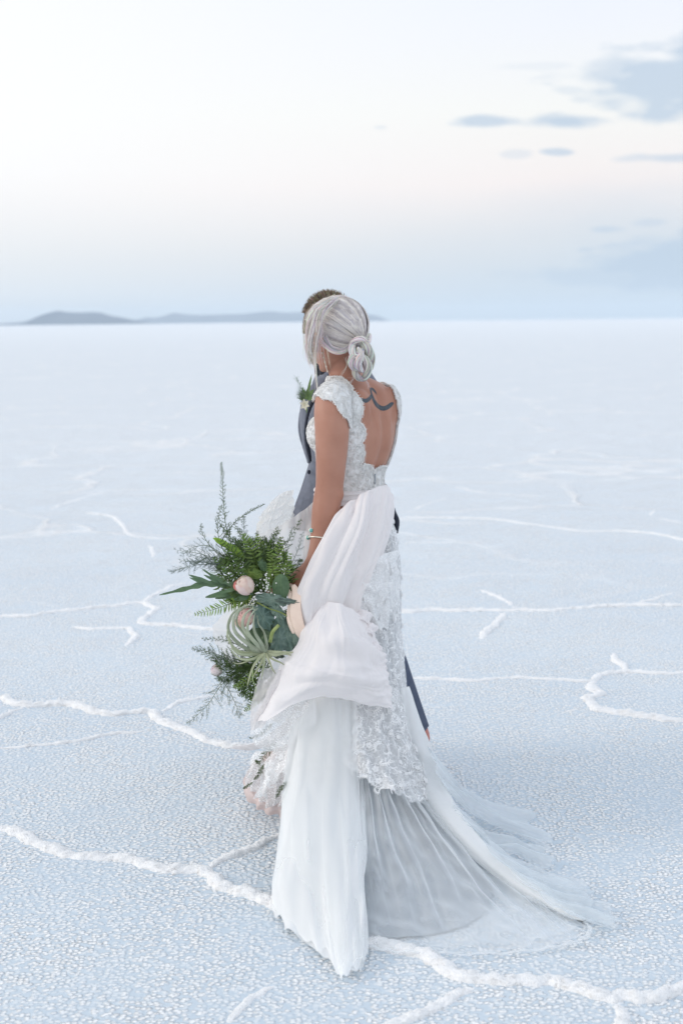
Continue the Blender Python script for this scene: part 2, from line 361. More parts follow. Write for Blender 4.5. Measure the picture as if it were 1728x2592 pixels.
RIDGES = [
 (1.15, [(-60, 2085), (0, 2098), (60, 2110), (110, 2135), (150, 2150), (200, 2165), (260, 2170), (310, 2175), (370, 2185), (430, 2195), (490, 2200), (515, 2205), (545, 2225), (590, 2245), (640, 2265), (690, 2282), (760, 2310), (840, 2345), (900, 2374), (960, 2390), (1040, 2405), (1100, 2430), (1150, 2460), (1210, 2475), (1270, 2485), (1330, 2483), (1400, 2480), (1450, 2492), (1500, 2515), (1545, 2530), (1590, 2522), (1650, 2520), (1690, 2505), (1728, 2495), (1800, 2485)]),
 (1.0, [(1545, 2528), (1562, 2555), (1580, 2600), (1595, 2680)]),
 (.75, [(515, 2203), (540, 2185), (580, 2165), (640, 2140), (690, 2115), (730, 2098)]),
 (.8, [(1240, 2480), (1180, 2508), (1120, 2535), (1060, 2560), (1000, 2580), (940, 2610)]),
 (.6, [(700, 2480), (640, 2520), (600, 2560), (570, 2600)]),
 (1.1, [(-40, 1755), (0, 1763), (27, 1772), (58, 1781), (89, 1782), (147, 1779), (192, 1783), (228, 1792), (254, 1801), (290, 1805), (330, 1802), (384, 1800), (393, 1812), (415, 1823), (451, 1839), (482, 1854), (518, 1870), (562, 1881), (598, 1888), (638, 1888), (700, 1880), (760, 1870)]),
 (.7, [(-20, 1822), (0, 1814), (27, 1799), (58, 1785)]),
 (.7, [(393, 1801), (429, 1785), (469, 1772), (504, 1765), (560, 1750)]),
 (.6, [(-20, 1889), (58, 1885), (134, 1879), (192, 1872), (250, 1861), (290, 1852), (348, 1848), (402, 1837)]),
 (.95, [(-30, 1560), (0, 1558), (80, 1555), (147, 1546), (223, 1538), (290, 1531), (362, 1524), (379, 1529), (393, 1540), (384, 1549), (362, 1564), (366, 1575), (411, 1580), (469, 1584), (545, 1591), (640, 1600), (760, 1604)]),
 (.8, [(364, 1522), (379, 1511), (411, 1493), (470, 1470)]),
 (.8, [(179, 1583), (241, 1589), (326, 1587), (335, 1598), (344, 1607), (330, 1618), (317, 1631)]),
 (.45, [(0, 1662), (58, 1658), (134, 1651)]),
 (.7, [(121, 1290), (165, 1273), (248, 1248), (287, 1240)]),
 (.8, [(209, 1295), (275, 1303), (298, 1314), (314, 1331), (331, 1353), (397, 1361), (460, 1362)]),
 (.7, [(375, 1375), (384, 1388), (393, 1412)]),
 (.6, [(60, 1190), (160, 1195), (300, 1197), (520, 1195), (640, 1206)]),
 (.6, [(200, 1240), (400, 1238), (560, 1242), (720, 1252)]),
 (1.0, [(960, 1545), (1018, 1545), (1112, 1542), (1250, 1544), (1316, 1543), (1393, 1544), (1459, 1538), (1525, 1532), (1635, 1529), (1760, 1529)]),
 (.85, [(1206, 1488), (1250, 1505), (1283, 1521), (1313, 1540)]),
 (.95, [(1272, 1546), (1273, 1557), (1255, 1576), (1233, 1593), (1217, 1615)]),
 (.6, [(1591, 1529), (1646, 1516), (1690, 1502), (1745, 1492)]),
 (.75, [(980, 1710), (1018, 1713), (1112, 1717), (1195, 1720), (1305, 1714), (1387, 1717), (1492, 1720), (1520, 1706), (1580, 1695), (1663, 1700), (1760, 1698)]),
 (.9, [(1553, 1648), (1564, 1670), (1582, 1694)]),
 (1.2, [(1496, 1720), (1498, 1736), (1520, 1753), (1510, 1760), (1489, 1764), (1495, 1788), (1553, 1797), (1608, 1808), (1663, 1816), (1760, 1824)]),
 (.5, [(1404, 1805), (1448, 1794), (1496, 1790)]),
 (.9, [(1002, 1309), (1140, 1309), (1250, 1313), (1360, 1328), (1470, 1342), (1580, 1342), (1663, 1350), (1728, 1364), (1780, 1368)]),
 (.7, [(1145, 1229), (1222, 1245), (1393, 1256)]),
 (.7, [(1641, 1306), (1658, 1287)]), (.7, [(1641, 1308), (1680, 1313), (1740, 1325)]),
 (.6, [(1040, 1290), (1084, 1273), (1140, 1256)]), (.5, [(1010, 1370), (1150, 1372), (1250, 1378)]),
]
mb = MB()
for ri, (w, pl) in enumerate(RIDGES):
    C = crv([G(x, y) for x, y in pl], 20*len(pl)); seg = np.linalg.norm(np.diff(C, axis=0), axis=1); s = np.concatenate([[0], np.cumsum(seg)])
    ym = C[:, 1].mean(); st = .0021*ym; n = min(int(s[-1]/st)+4, 1500); q = np.linspace(0, s[-1], n); A = np.stack([np.interp(q, s, C[:, i]) for i in range(3)], 1)
    T = np.gradient(A, axis=0); T /= np.linalg.norm(T, axis=1)[:, None]; side = np.stack([T[:, 1], -T[:, 0], 0*T[:, 0]], 1)
    wob = .016*fbm(q*3.1, 0*q+ri, 11, 3)*min(1, w)+.004*fbm(q*17, 0*q+ri, 5, 2); A = A+side*wob[:, None]
    m = 13; th = np.linspace(0, math.pi, m); grow = 1+max(0, ym-5)*.02
    W = .0235*w*grow*(1+.28*fbm(q*9, 0*q+ri*3, 21, 3)); H = .0155*w*(1+.35*fbm(q*11, 0*q+ri*5, 33, 3))*(1 if ym < 6 else max(.5, 1-.05*(ym-6)))
    end = np.minimum(1, np.minimum(q, s[-1]-q)/(.14))**.7; W = W*(.45+.55*end); H = H*(.25+.75*end)
    lump = 1+.10*fbm(q[:, None]*26, th[None]*2.2+ri, 8, 3)+RNG.normal(0, .08, (n, m))
    V = A[:, None]+side[:, None]*(np.cos(th)[None, :, None]*(W[:, None]*lump)[..., None])
    V[..., 2] = -.012+(np.sin(th)[None]**.8)*(H[:, None]*lump)*1.25
    mb.add(V.reshape(-1, 3), grid_faces(n, m))
rd = mb.build('salt_ridges', M_RIDGE, None, 'structure'); rd['label'] = 'raised white salt ridges crossing the flat'

# hills beyond the flat
def hill(name, prof, dist, depth, mat, label):
    """prof: skyline (px, py); a solid range with slopes on both sides"""
    n = 240; A = crv(prof, n); mb = MB(); rows = []
    for i, (x, y) in enumerate(A):
        top = P(x, y, dist); z = max(top.z, 1)+0
        r = 1+.12*noise.noise(Vector((i*.13, dist*.01, 0)))
        rows.append([(top.x, dist-depth*1.2, -3), (top.x, dist-depth*.75, z*.34*r), (top.x, dist-depth*.35, z*.76*r), (top.x, dist, z), (top.x, dist+depth*.5, z*.6), (top.x, dist+depth*1.2, -3)])
    R = np.array(rows); mb.add(R.reshape(-1, 3), grid_faces(n, 6)); o = mb.build(name, mat, None, 'structure'); o['label'] = label; return o
M_HILL = pbr('hill_rock', (.05, .09, .15), (.09, .13, .19), .004, .9)
hill('hills', [(-60, 822), (0, 821), (40, 817), (88, 815), (115, 803), (130, 791), (150, 787), (170, 790), (210, 791), (235, 790), (258, 792), (280, 799), (305, 803), (330, 808), (350, 815), (380, 821)], 5200, 500, M_HILL, 'blue table shaped hill on the left horizon')
hill('hills', [(330, 822), (352, 810), (372, 803), (395, 804), (420, 798), (440, 792), (465, 795), (500, 797), (560, 796), (620, 794), (680, 788), (720, 791), (780, 790), (850, 796), (900, 796), (940, 797), (965, 803), (985, 812)], 8000, 500, M_HILL, 'pale distant range along the horizon behind the couple')

# ------------------------------------------------------------------ people: shared head and hand
def head_mesh(mb, c, fwd, up, s=1.0, nose=1.0):
    """head in the frame fwd/up round c (eye level)"""
    fwd = Vector(fwd).normalized(); up = (Vector(up)-fwd*Vector(up).dot(fwd)).normalized(); rt = fwd.cross(up)
    M = Matrix((rt, fwd, up)).transposed()
    L = [(-.117, .084, .040, .018), (-.104, .092, .005, .036), (-.085, .088, -.035, .050), (-.065, .092, -.052, .058), (-.045, .089, -.062, .063), (-.022, .090, -.074, .067), (0, .083, -.084, .071),
         (.022, .090, -.093, .074), (.05, .091, -.100, .077), (.078, .080, -.096, .072), (.100, .054, -.076, .056), (.114, .022, -.044, .034), (.120, .0, -.02, .012)]
    secs = []
    for z, f, b, w in L: secs.append((Vector(c)+M @ Vector((0, (f+b)/2, z))*s, w*s, (f-b)/2*s))
    loft(mb, interp_secs(secs, 40), rt, fwd, 32, 2.2)
    q = lambda x, y, z: Vector(c)+M @ Vector((x, y, z))*s
    tube(mb, [q(0, .080, .012), q(0, .096, -.008), q(0, .112*nose, -.030), q(0, .098, -.040)], [.006*s, .008*s, .011*s, .009*s], 10)
    tube(mb, [q(-.020, .085, -.062), q(0, .0985, -.061), q(.020, .085, -.062)], [.004*s, .0075*s, .004*s], 8)
    tube(mb, [q(-.018, .084, -.072), q(0, .0965, -.073), q(.018, .084, -.072)], [.004*s, .008*s, .004*s], 8)
    for e in (-1, 1):
        tube(mb, [q(e*.045, .074, .028), q(e*.022, .088, .030)], .007*s, 8)
        tube(mb, [q(e*.050, .070, -.020), q(e*.036, .080, -.026)], .013*s, 8)
    return M
def ear_geo(mb, c, M, e, s=1.0):
    q = lambda x, y, z: Vector(c)+M @ Vector((x, y, z))*s
    ellipsoid(mb, q(e*.074, -.010, -.012), M @ Matrix.Rotation(e*.35, 3, 'Z'), (.006*s, .017*s, .029*s), 14, 10)
    th = np.linspace(-.6, 4.4, 18)
    tube(mb, [q(e*(.079+.004*math.sin(t)), -.012-.016*math.cos(t), -.010+.028*math.sin(t)) for t in th], .0042*s, 6)
def hand_geo(mb, wrist, palm_end, nrm, grip, side, s=1.0):
    """palm from the wrist to the knuckles, back of the hand facing nrm; four fingers curl round the bar through grip, thumb closes from the side"""
    W = Vector(wrist); K = Vector(palm_end); d = (K-W).normalized(); n = Vector(nrm); n = (n-d*n.dot(d)).normalized(); l = d.cross(n)*side
    secs = [(W, .024*s, .018*s), (W.lerp(K, .3), .031*s, .017*s), (W.lerp(K, .65), .039*s, .016*s), (W.lerp(K, .95), .040*s, .0135*s), (K+d*.006, .036*s, .010*s)]
    loft(mb, interp_secs(secs, 12), l, n, 20, 2.4)
    for i, (o, ln, r) in enumerate([(-.030, .80, .0082), (-.0105, .95, .0092), (.0105, 1.0, .0094), (.031, .92, .0090)]):
        b = K+l*(o*s)-d*(.008+.004*abs(i-2))*s; L1, L2, L3 = .040*ln*s, .026*ln*s, .020*ln*s
        ang = [.75+.05*i, 1.65+.04*i, 2.35+.03*i]; p = [b-d*.01]; p.append(b+n*.003)
        cur = b+n*.001
        for Ls, a in zip((L1, L2, L3), ang): cur = cur+(d*math.cos(a)-n*math.sin(a))*Ls; p.append(cur)
        tube(mb, crv(p, 16), [r*s*1.08, r*s*1.12, r*s, r*s*.96, r*s*.92, r*s*.84, r*s*.7], 10)
        tip = p[-1]; ellipsoid(mb, tip, I3, (r*s*.74,)*3, 10, 8)
    # thumb from the side of the palm near its base
    b = W.lerp(K, .35)+l*.030*s
    p = [W.lerp(K, .22)+l*.014*s-n*.004, b+d*.012-n*.008*s, b+d*.042*s+l*.010*s-n*.024*s, b+d*.060*s-l*.002*s-n*.044*s, b+d*.068*s-l*.016*s-n*.056*s]
    tube(mb, crv(p, 14), [.014*s, .0135*s, .0115*s, .0105*s, .0098*s, .008*s], 10)

# ------------------------------------------------------------------ the bride
YB = 4.60
PHI = rad(55); FB = Vector((-math.sin(PHI), math.cos(PHI), 0)); LB = Vector((-math.cos(PHI), -math.sin(PHI), 0))
M_SKIN = pbr('tanned_skin', lin(186, 137, 117), lin(172, 122, 102), 9, .48, .12, 380, sss=.12, spec=.35, bd=.0006)
M_SKINM = pbr('fair_skin', lin(205, 140, 126), lin(192, 122, 110), 12, .5, .1, 300, sss=.1, spec=.35, bd=.0006)
bride = empty('person', G(890, 2040, 0), 'bride with silver braided bun, bare tattooed back and long white lace gown', 'person')
mb = MB()
TS = [(872, 925, .046, .050), (876, 948, .056, .054), (893, 968, .108, .062), (906, 988, .150, .070), (910, 1012, .160, .080), (906, 1055, .158, .100), (900, 1108, .147, .112), (896, 1158, .134, .101), (888, 1200, .124, .090), (888, 1240, .124, .088),
      (888, 1290, .130, .094), (886, 1340, .142, .102), (884, 1400, .146, .104), (882, 1440, .138, .098)]
secs = [(P(x, y, YB), a, b) for x, y, a, b in TS]
loft(mb, interp_secs(secs, 60), LB, FB, 44, 2.15)
# neck, leaning to the head
HC = P(848, 846, YB-.01); HF = Vector((-math.sin(rad(80)), math.cos(rad(80)), -.30)).normalized(); HU = Vector((-.20, .02, 1))
tube(mb, crv([P(886, 990, YB), P(878, 955, YB), P(864, 915, YB), P(856, 880, YB)], 14), [.060, .052, .048, .048, .05], 24)
MH = head_mesh(mb, HC, HF, HU, .90)
ear_geo(mb, HC, MH, -1, .9); ear_geo(mb, HC, MH, 1, .9)
# shoulder blades, chest, seat
def tp(x, y, l, f): return P(x, y, YB)+LB*l+FB*f
for s_ in (-1, 1):
    ellipsoid(mb, tp(905, 1040, s_*.075, -.066), Matrix((LB, FB, Vector((0, 0, 1)))).transposed() @ Matrix.Rotation(s_*.25, 3, 'Y'), (.052, .032, .078))
    ellipsoid(mb, tp(896, 1095, s_*.066, .072), Matrix((LB, FB, Vector((0, 0, 1)))).transposed(), (.060, .046, .060))
# left arm, in view
AL = [(852, 994, 4.48, 34), (842, 1014, 4.45, 44), (840, 1050, 4.43, 45), (840, 1100, 4.42, 43), (838, 1160, 4.42, 39), (834, 1225, 4.42, 35), (829, 1262, 4.42, 36), (823, 1300, 4.41, 35), (816, 1345, 4.40, 30), (806, 1385, 4.385, 24), (795, 1415, 4.37, 20), (786, 1432, 4.36, 19)]
apts = [P(x, y, Y) for x, y, Y, r in AL]; arad = [r*mpp(Y) for x, y, Y, r in AL]
tube(mb, crv(apts, 44), list(np.interp(np.linspace(0, 1, 44), np.linspace(0, 1, len(arad)), arad)), 28)
wr = P(787, 1430, 4.36); kn = P(750, 1482, 4.335)
hand_geo(mb, wr, kn, Vector((-.55, -.80, .25)), None, -1, .98)
ellipsoid(mb, P(853, 1250, 4.415), I3, (.022, .030, .028))
# right arm, reaching forward to his side
sr = tp(897, 1042, -.128, .026); er = sr+Vector((-.05, .03, -.26)); wr2 = er+Vector((-.05, .02, -.18)); k2 = wr2+Vector((-.02, .01, -.08))
tube(mb, crv([sr+LB*.03, sr, sr.lerp(er, .5), er, er.lerp(wr2, .5), wr2], 30), [.038, .041, .042, .037, .035, .033, .024], 20)
hand_geo(mb, wr2, k2, Vector((0, -.3, 1)), None, 1, .95)
# legs
fl = G(870, 2010, 0); fr = G(910, 1985, 0)
for s_, f in ((1, fl), (-1, fr)):
    hp = tp(888, 1430, s_*.085, 0); kneep = hp.lerp(f, .5)+FB*.03; an = f+Vector((0, 0, .09))
    tube(mb, crv([hp, hp.lerp(kneep, .5), kneep, kneep.lerp(an, .35)-FB*.01, kneep.lerp(an, .7), an], 30), [.088, .082, .058, .056, .045, .038], 20)
    tube(mb, crv([an, f+FB*.06+Vector((0, 0, .05)), f+FB*.15+Vector((0, 0, .022)), f+FB*.19+Vector((0, 0, .016))], 12), [.036, .034, .028, .014], 14, flat=.8)
    tube(mb, [an, f-FB*.03+Vector((0, 0, .03))], [.034, .028], 12)
bme = fuse(mb, .0048, 7)
nv = len(bme.vertices); co = np.zeros(nv*3); bme.vertices.foreach_get('co', co); co = co.reshape(-1, 3)
# sculpt: the furrow of the spine, the edge of the shoulder blades
zaxis = (co[:, 2])
zt = P(900, 960, YB).z; zb = P(900, 1260, YB).z
cxs = np.array([[*(P(x, y, YB)), 0] for x, y, a, b in TS])
order = np.argsort(cxs[:, 2]); cX = np.interp(zaxis, cxs[order, 2], cxs[order, 0]); cY = np.interp(zaxis, cxs[order, 2], cxs[order, 1])
rel = np.stack([co[:, 0]-cX, co[:, 1]-cY], 1); lt = rel @ np.array(LB[:2]); fr_ = rel @ np.array(FB[:2])
band = np.clip((zaxis-zb)/.08, 0, 1)*np.clip((zt+.02-zaxis)/.06, 0, 1)*(fr_ < -.01)*(np.abs(lt) < .15)
deep = .0095*np.exp(-(lt/.014)**2)-.004*np.exp(-((np.abs(lt)-.038)/.02)**2)
blade = np.exp(-((np.abs(lt)-(.045+.25*(zaxis-P(900, 1090, YB).z)))/.010)**2)*np.exp(-((zaxis-P(900, 1050, YB).z)/.05)**2)*.005
co[:, :2] += (band*(deep+blade))[:, None]*np.array(FB[:2])
bme.vertices.foreach_set('co', co.ravel()); bme.update()
body = link_mesh('body', bme, M_SKIN, bride)
wl = bride.location
co_w = co.copy()
fcs = [tuple(p.vertices) for p in bme.polygons]
BV = BVHTree.FromPolygons([tuple(c) for c in co_w], fcs)
cen = np.array([co_w[list(f)].mean(0) for f in fcs])
nrm = np.zeros(len(bme.polygons)*3); bme.polygons.foreach_get('normal', nrm); nrm = nrm.reshape(-1, 3)
vn = np.zeros(nv*3); bme.vertices.foreach_get('normal', vn); vn = vn.reshape(-1, 3)
Mi = np.array(M3I); q = (cen-np.array(CO)) @ Mi.T; PX = 864+FPX*q[:, 0]/-q[:, 2]; PY = 1296-FPX*q[:, 1]/-q[:, 2]
view = cen-np.array(CO); facing = (nrm*view).sum(1) < 0
# distance to the axis of the left arm
aA = np.array(crv(apts, 60)); dA = np.full(len(cen), 9.); 
aRr = np.interp(np.linspace(0, 1, 60), np.linspace(0, 1, len(arad)), arad)
for p, r_ in zip(aA, aRr): dA = np.minimum(dA, np.linalg.norm(cen-p, axis=1)-r_)
aR = np.array(crv([sr, sr.lerp(er, .5), er, er.lerp(wr2, .5), wr2, k2], 40)); dR = np.full(len(cen), 9.)
for p in aR: dR = np.minimum(dR, np.linalg.norm(cen-p, axis=1))
def inside(poly, X, Y):
    r = np.zeros(len(X), bool); n = len(poly)
    for i in range(n):
        x1, y1 = poly[i]; x2, y2 = poly[(i+1) % n]
        c = ((y1 > Y) != (y2 > Y)) & (X < (x2-x1)*(Y-y1)/((y2-y1) if y2 != y1 else 1e-9)+x1); r ^= c
    return r
OPEN = [(838, 952), (851, 954), (866, 960), (879, 970), (888, 981), (895, 993), (905, 1003), (912, 1015), (915, 1030), (915, 1045), (911, 1056), (908, 1064), (914, 1071), (921, 1083), (923, 1097), (920, 1110), (914, 1119), (918, 1130), (921, 1145), (919, 1160), (911, 1174),
        (920, 1173), (931, 1174), (940, 1182), (944, 1196), (949, 1186), (958, 1179), (970, 1178), (982, 1182), (990, 1165), (998, 1130), (1004, 1085), (1006, 1050), (1002, 1015), (993, 988), (986, 978), (1000, 940), (900, 880), (800, 880), (800, 945)]
CAP = [(838, 950), (858, 950), (885, 966), (900, 1000), (905, 1060), (882, 1082), (880, 1070), (874, 1058), (867, 1055), (861, 1044), (855, 1037), (849, 1025), (843, 1016), (832, 1013), (820, 1010), (812, 1005), (804, 999), (796, 1000), (800, 985), (815, 968)]
torso = (dA > .005) & (dR > .052)
arm = (dA <= .005)
opn = inside(OPEN, PX, PY); cap = inside(CAP, PX, PY)
zneck = P(900, 1012, YB).z; zw = P(900, 1262, YB).z; zsh = P(900, 962, YB).z
low = cen[:, 2] < zneck
pick = np.zeros(len(cen), bool)
pick |= torso & facing & ~opn & (PY > 958) & (cen[:, 2] > zw)
pick |= torso & ~facing & (cen[:, 2] > zw) & (low | ((lt_f := ((cen[:, :2]-np.stack([np.interp(cen[:, 2], cxs[order, 2], cxs[order, 0]), np.interp(cen[:, 2], cxs[order, 2], cxs[order, 1])], 1)) @ np.array(LB[:2]))) > .085) & (cen[:, 2] < zsh) | ((lt_f < -.10) & (cen[:, 2] < zsh-.02)))
pick |= arm & cap
# arm side turned away: the cap sleeve closes over the shoulder
pick |= arm & ~facing & (cen[:, 2] > P(840, 1012, 4.45).z) & (cen[:, 2] < zsh+.01)
pick |= (dR <= .052) & (cen[:, 2] > P(900, 1075, YB).z) & (cen[:, 2] < zsh-.03) & ~(facing & opn)
# drop specks: keep only large connected pieces
vf = {}
for i in np.nonzero(pick)[0]:
    for v in fcs[i]: vf.setdefault(v, []).append(i)
seen = set()
for i0 in np.nonzero(pick)[0]:
    if i0 in seen: continue
    st_ = [i0]; comp = []; seen.add(i0)
    while st_:
        i = st_.pop(); comp.append(i)
        for v in fcs[i]:
            for j in vf[v]:
                if j not in seen: seen.add(j); st_.append(j)
    if len(comp) < 600: pick[comp] = False
def shell(sel, off, name, mat, parent, wob=0.0, thick=0.0, colors=False):
    idx = np.nonzero(sel)[0]; vs_ = sorted({v for i in idx for v in fcs[i]}); mp_ = {v: k for k, v in enumerate(vs_)}
    V = co_w[vs_]+vn[vs_]*off
    if wob: V = V+vn[vs_]*(wob*np.array([noise.noise(Vector(v)*55) for v in V]))[:, None]
    b = MB(); b.add(V, [tuple(mp_[v] for v in fcs[i]) for i in idx]); o = b.build(name, mat, parent)
    if thick: m_ = o.modifiers.new('t', 'SOLIDIFY'); m_.thickness = thick; m_.offset = -1
    return o
M_BODLACE = pbr('bodice_lace', (.86, .86, .85), (1, 1, 1), 130, .8, .4, 150, spec=.1, sheen=.3, bd=.005, transl=.1)
gown = empty('dress', wl-wl); gown.parent = bride; gown.name = 'dress'; gown.location = (0, 0, 0)
bod = shell(pick, .005, 'bodice', M_BODLACE, gown, .0015, .004)
# lace trim: corded scallops along every open edge of the bodice
idx = np.nonzero(pick)[0]; ed = {}
for i in idx:
    f = fcs[i]
    for a in range(len(f)):
        e = tuple(sorted((f[a], f[(a+1) % len(f)]))); ed[e] = ed.get(e, 0)+1
bnd = [e for e, c_ in ed.items() if c_ == 1]
mb = MB(); M_THREAD = pbr('lace_thread', (.93, .92, .90), None, rough=.85, spec=.1)
for a, b_ in bnd:
    p = co_w[a]; pz = co_w[b_]; n_ = vn[a]; md = (p+pz)/2
    if md[2] < zw+.01: continue
    d_ = RNG.normal(0, 1, 3); tube(mb, [p+n_*.006, md+n_*.009, pz+n_*.006], .0016, 4, cap=False)
    t_ = pz-p; o_ = np.cross(n_, t_); o_ /= np.linalg.norm(o_)+1e-9; sg = RNG.choice([-1, 1])
    tube(mb, [md+n_*.006, md+n_*.008+o_*sg*.004, md+n_*.007+o_*sg*.0075+t_*.6], [.0011, .0006], 3, cap=False)
# corded loops and petals over the lace
samp = RNG.choice(idx, 4200)
for i in samp:
    c_ = cen[i]; n_ = nrm[i]
    if c_[2] < zw+.02: continue
    u_ = np.cross(n_, RNG.normal(0, 1, 3)); u_ /= np.linalg.norm(u_)+1e-9; w_ = np.cross(n_, u_); r_ = RNG.uniform(.003, .0065)
    tube(mb, [c_+n_*.0075+u_*r_*math.cos(t)+w_*r_*.7*math.sin(t) for t in np.linspace(RNG.uniform(0, 3), RNG.uniform(4, 6.5), 6)], .0011, 3, cap=False)
mb.build('lace_cording', M_THREAD, gown)
# short row of covered buttons and the seam under the V of the back
def onbody(x, y, off=.001):
    d = ray(x, y).normalized(); h = BV.ray_cast(CO, d)
    return (h[0]+h[1]*off, h[1]) if h[0] is not None else (P(x, y, YB-.08), Vector((0, -1, 0)))
mb = MB(); a = [onbody(945.5-.5*k, 1198+k*7, .0095)[0] for k in range(5)]; tube(mb, a, .0016, 6)
M_SEAM = pbr('zip_seam', lin(150, 160, 170), None, rough=.7); mb.build('zip', M_SEAM, gown)
# tattoo: two curling strokes, inked on the skin
def ink(name, pts):
    C = crv(pts, 40); C = np.array(C); T = np.gradient(C[:, :2], axis=0); T /= np.linalg.norm(T, axis=1)[:, None]; Np = np.stack([-T[:, 1], T[:, 0]], 1); vs_ = []
    for c_, n_ in zip(C, Np):
        for k in (-1, -.5, 0, .5, 1): vs_.append(onbody(c_[0]+n_[0]*k*c_[2]/2, c_[1]+n_[1]*k*c_[2]/2, .0007)[0])
    b = MB(); b.add(vs_, grid_faces(len(C), 5)); return b
M_INK = pbr('tattoo_ink', lin(66, 72, 80), lin(82, 88, 94), 120, .5, spec=.35)
mb = ink('t', [(893, 992, 1), (900, 1002, 4), (911, 1010.5, 8), (925, 1014.5, 10.5), (934, 1009, 9), (938, 1003, 7), (940, 998, 3)]); mb2 = ink('t', [(953, 999, .8), (949, 992, 4), (943, 986, 6), (938.5, 983.5, 5), (937.5, 988, 4), (941, 1001, 4.5), (947, 1016, 7), (956, 1028, 10), (969, 1034, 11.5), (981, 1030, 11), (990, 1022.5, 9), (995, 1020, 4)])
mb.add(mb2.v, mb2.f); mb.build('tattoo', M_INK, bride)
# jewellery
M_SILVER = pbr('pale_gold', (.93, .87, .74), None, rough=.3, metal=.6); M_TURQ = pbr('turquoise', lin(120, 190, 185), None, rough=.3)
cuff = MB(); cA = P(813, 1356, 4.40); ax = (P(806, 1385, 4.385)-P(823, 1300, 4.41)).normalized(); e1 = ax.cross(Vector((0, 1, 0))).normalized(); e2 = ax.cross(e1)
def cp(t, sh=0): return cA+e1*math.cos(t)*.0395+e2*math.sin(t)*.0395+ax*sh
s0 = 1 if e1.x > 0 else -1
# open ring whose ends pass each other at the outer side of the forearm
ts = np.linspace(rad(150), rad(150+395), 50)
cand = []
for sgn in (1, -1):
    pts_ = [cp(sgn*t, -.008+.022*(k/49)) for k, t in enumerate(ts)]; cand.append(pts_)
front = min(cand, key=lambda ps: abs(proj(ps[0])[0]-790)+(0 if ps[0].y < cA.y else 50)+abs(proj(ps[-1])[0]-788))
tube(cuff, front, .0021, 8); br = cuff.build('bracelet', M_SILVER, bride)
for p in (front[0], front[-1]):
    b = MB(); ellipsoid(b, p, I3, (.0062, .0062, .0068), 14, 10); o = b.build('stone', M_TURQ, br)
    b = MB(); tube(b, [p+(e1*math.cos(t)+ax*math.sin(t))*.0066 for t in np.linspace(0, 6.28, 16)], .0016, 6); b.build('setting', M_SILVER, br)
M_BEAD = pbr('pearl_bead', lin(214, 205, 190), None, rough=.3); b = MB()
ear = P(816, 893, 4.50)
for k in range(13):
    p = P(816+k*.95+(.3*k*k*.02), 893+k*3.9, 4.50-.002*k); ellipsoid(b, p, I3, (.0019 if k % 3 else .003,)*3, 8, 6)
tube(b, [P(816, 885, 4.50), P(829, 944, 4.475)], .0006, 4); b.build('earring', M_BEAD, bride)
# eyes, closed towards him
M_EYE = pbr('eye', (.30, .26, .24), None, rough=.25)
for e in (-1, 1): b = MB(); ellipsoid(b, HC+MH @ Vector((e*.027, .0645, .006)), I3, (.0093,)*3, 14, 10); b.build('eye', M_EYE, bride)

# ------------------------------------------------------------------ her hair: smooth crown swept to a plaited bun
M_HAIR = pbr('silver_hair', (1, 1, 1), None, rough=.42, spec=.5, tint=True)
HX = HC+MH @ Vector((0, -.010, .020))
RX = Vector((.083, .104, .098))
def hp_(d, k=1.0):
    d = Vector(d).normalized(); return HX+MH @ Vector((d.x*RX.x*k, d.y*RX.y*k, d.z*RX.z*k))
def hdir(p):
    l = MH.transposed() @ (p-HX); return Vector((l.x/RX.x, l.y/RX.y, l.z/RX.z)).normalized()
KN = P(906, 862, 4.56); kd = hdir(KN)
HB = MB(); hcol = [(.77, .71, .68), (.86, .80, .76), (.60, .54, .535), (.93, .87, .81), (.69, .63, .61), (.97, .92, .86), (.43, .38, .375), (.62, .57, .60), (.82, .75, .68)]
# under layer
cap_ = MB(); nu, nvv = 48, 32; vsx = []
for i in range(nvv):
    for j in range(nu):
        ph = math.pi*i/(nvv-1); t = 2*math.pi*j/nu; d = Vector((math.sin(ph)*math.cos(t), math.sin(ph)*math.sin(t), math.cos(ph))); vsx.append(d)
ok = lambda d: not (d.y > .42 and d.z < .52) and not (d.z < -.42) and not (abs(d.x) > .45 and d.z < -.25 and d.y > -.1) 
F = [(i*nu+j, (i+1)*nu+j, (i+1)*nu+(j+1) % nu, i*nu+(j+1) % nu) for i in range(nvv-1) for j in range(nu)]
F = [f for f in F if all(ok(vsx[k]) for k in f)]
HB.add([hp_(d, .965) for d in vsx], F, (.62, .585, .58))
def lock(dirs, k0, k1, r, n, col, spread, seg=14, end=None):
    C = crv([d for d in dirs], seg)
    for s in range(n):
        o = RNG.normal(0, spread, 3); c2 = hcol[int(RNG.integers(0, len(hcol)))]; mx_ = RNG.uniform(0, .55); g_ = RNG.uniform(.85, 1.12); c_ = tuple(min(1, (x*(1-mx_)+y*mx_)*g_) for x, y in zip(col, c2)); pts_ = []; i0_ = int(RNG.integers(0, 5))
        for i, d in enumerate(C):
            if i < i0_: continue
            f = i/(seg-1); w_ = 1-.72*f**1.5; dd = Vector(d)+Vector(o)*w_; pts_.append(hp_(dd, k0+(k1-k0)*f+.012*math.sin(f*3.1)+abs(o[0])*.05))
        if end is not None: pts_.append(end+Vector(RNG.normal(0, .005, 3)))
        tube(HB, pts_, [r*.15, r*.8, r, r, r*.9, r*.6], 4, c_, cap=False)
def sweep(root, side, sag_, c_, n=16, r=.0011, spread=.03, lift=1.0):
    r0 = Vector(root).normalized(); m1 = (r0*.62+kd*.25+Vector((side*sag_[0], sag_[1], sag_[2]))).normalized(); m2 = (r0*.15+kd*.95+Vector((side*sag_[0], sag_[1], sag_[2]))*.42).normalized()
    lock([r0, m1, m2, kd], lift, lift, r, n, c_, spread, 16, KN)
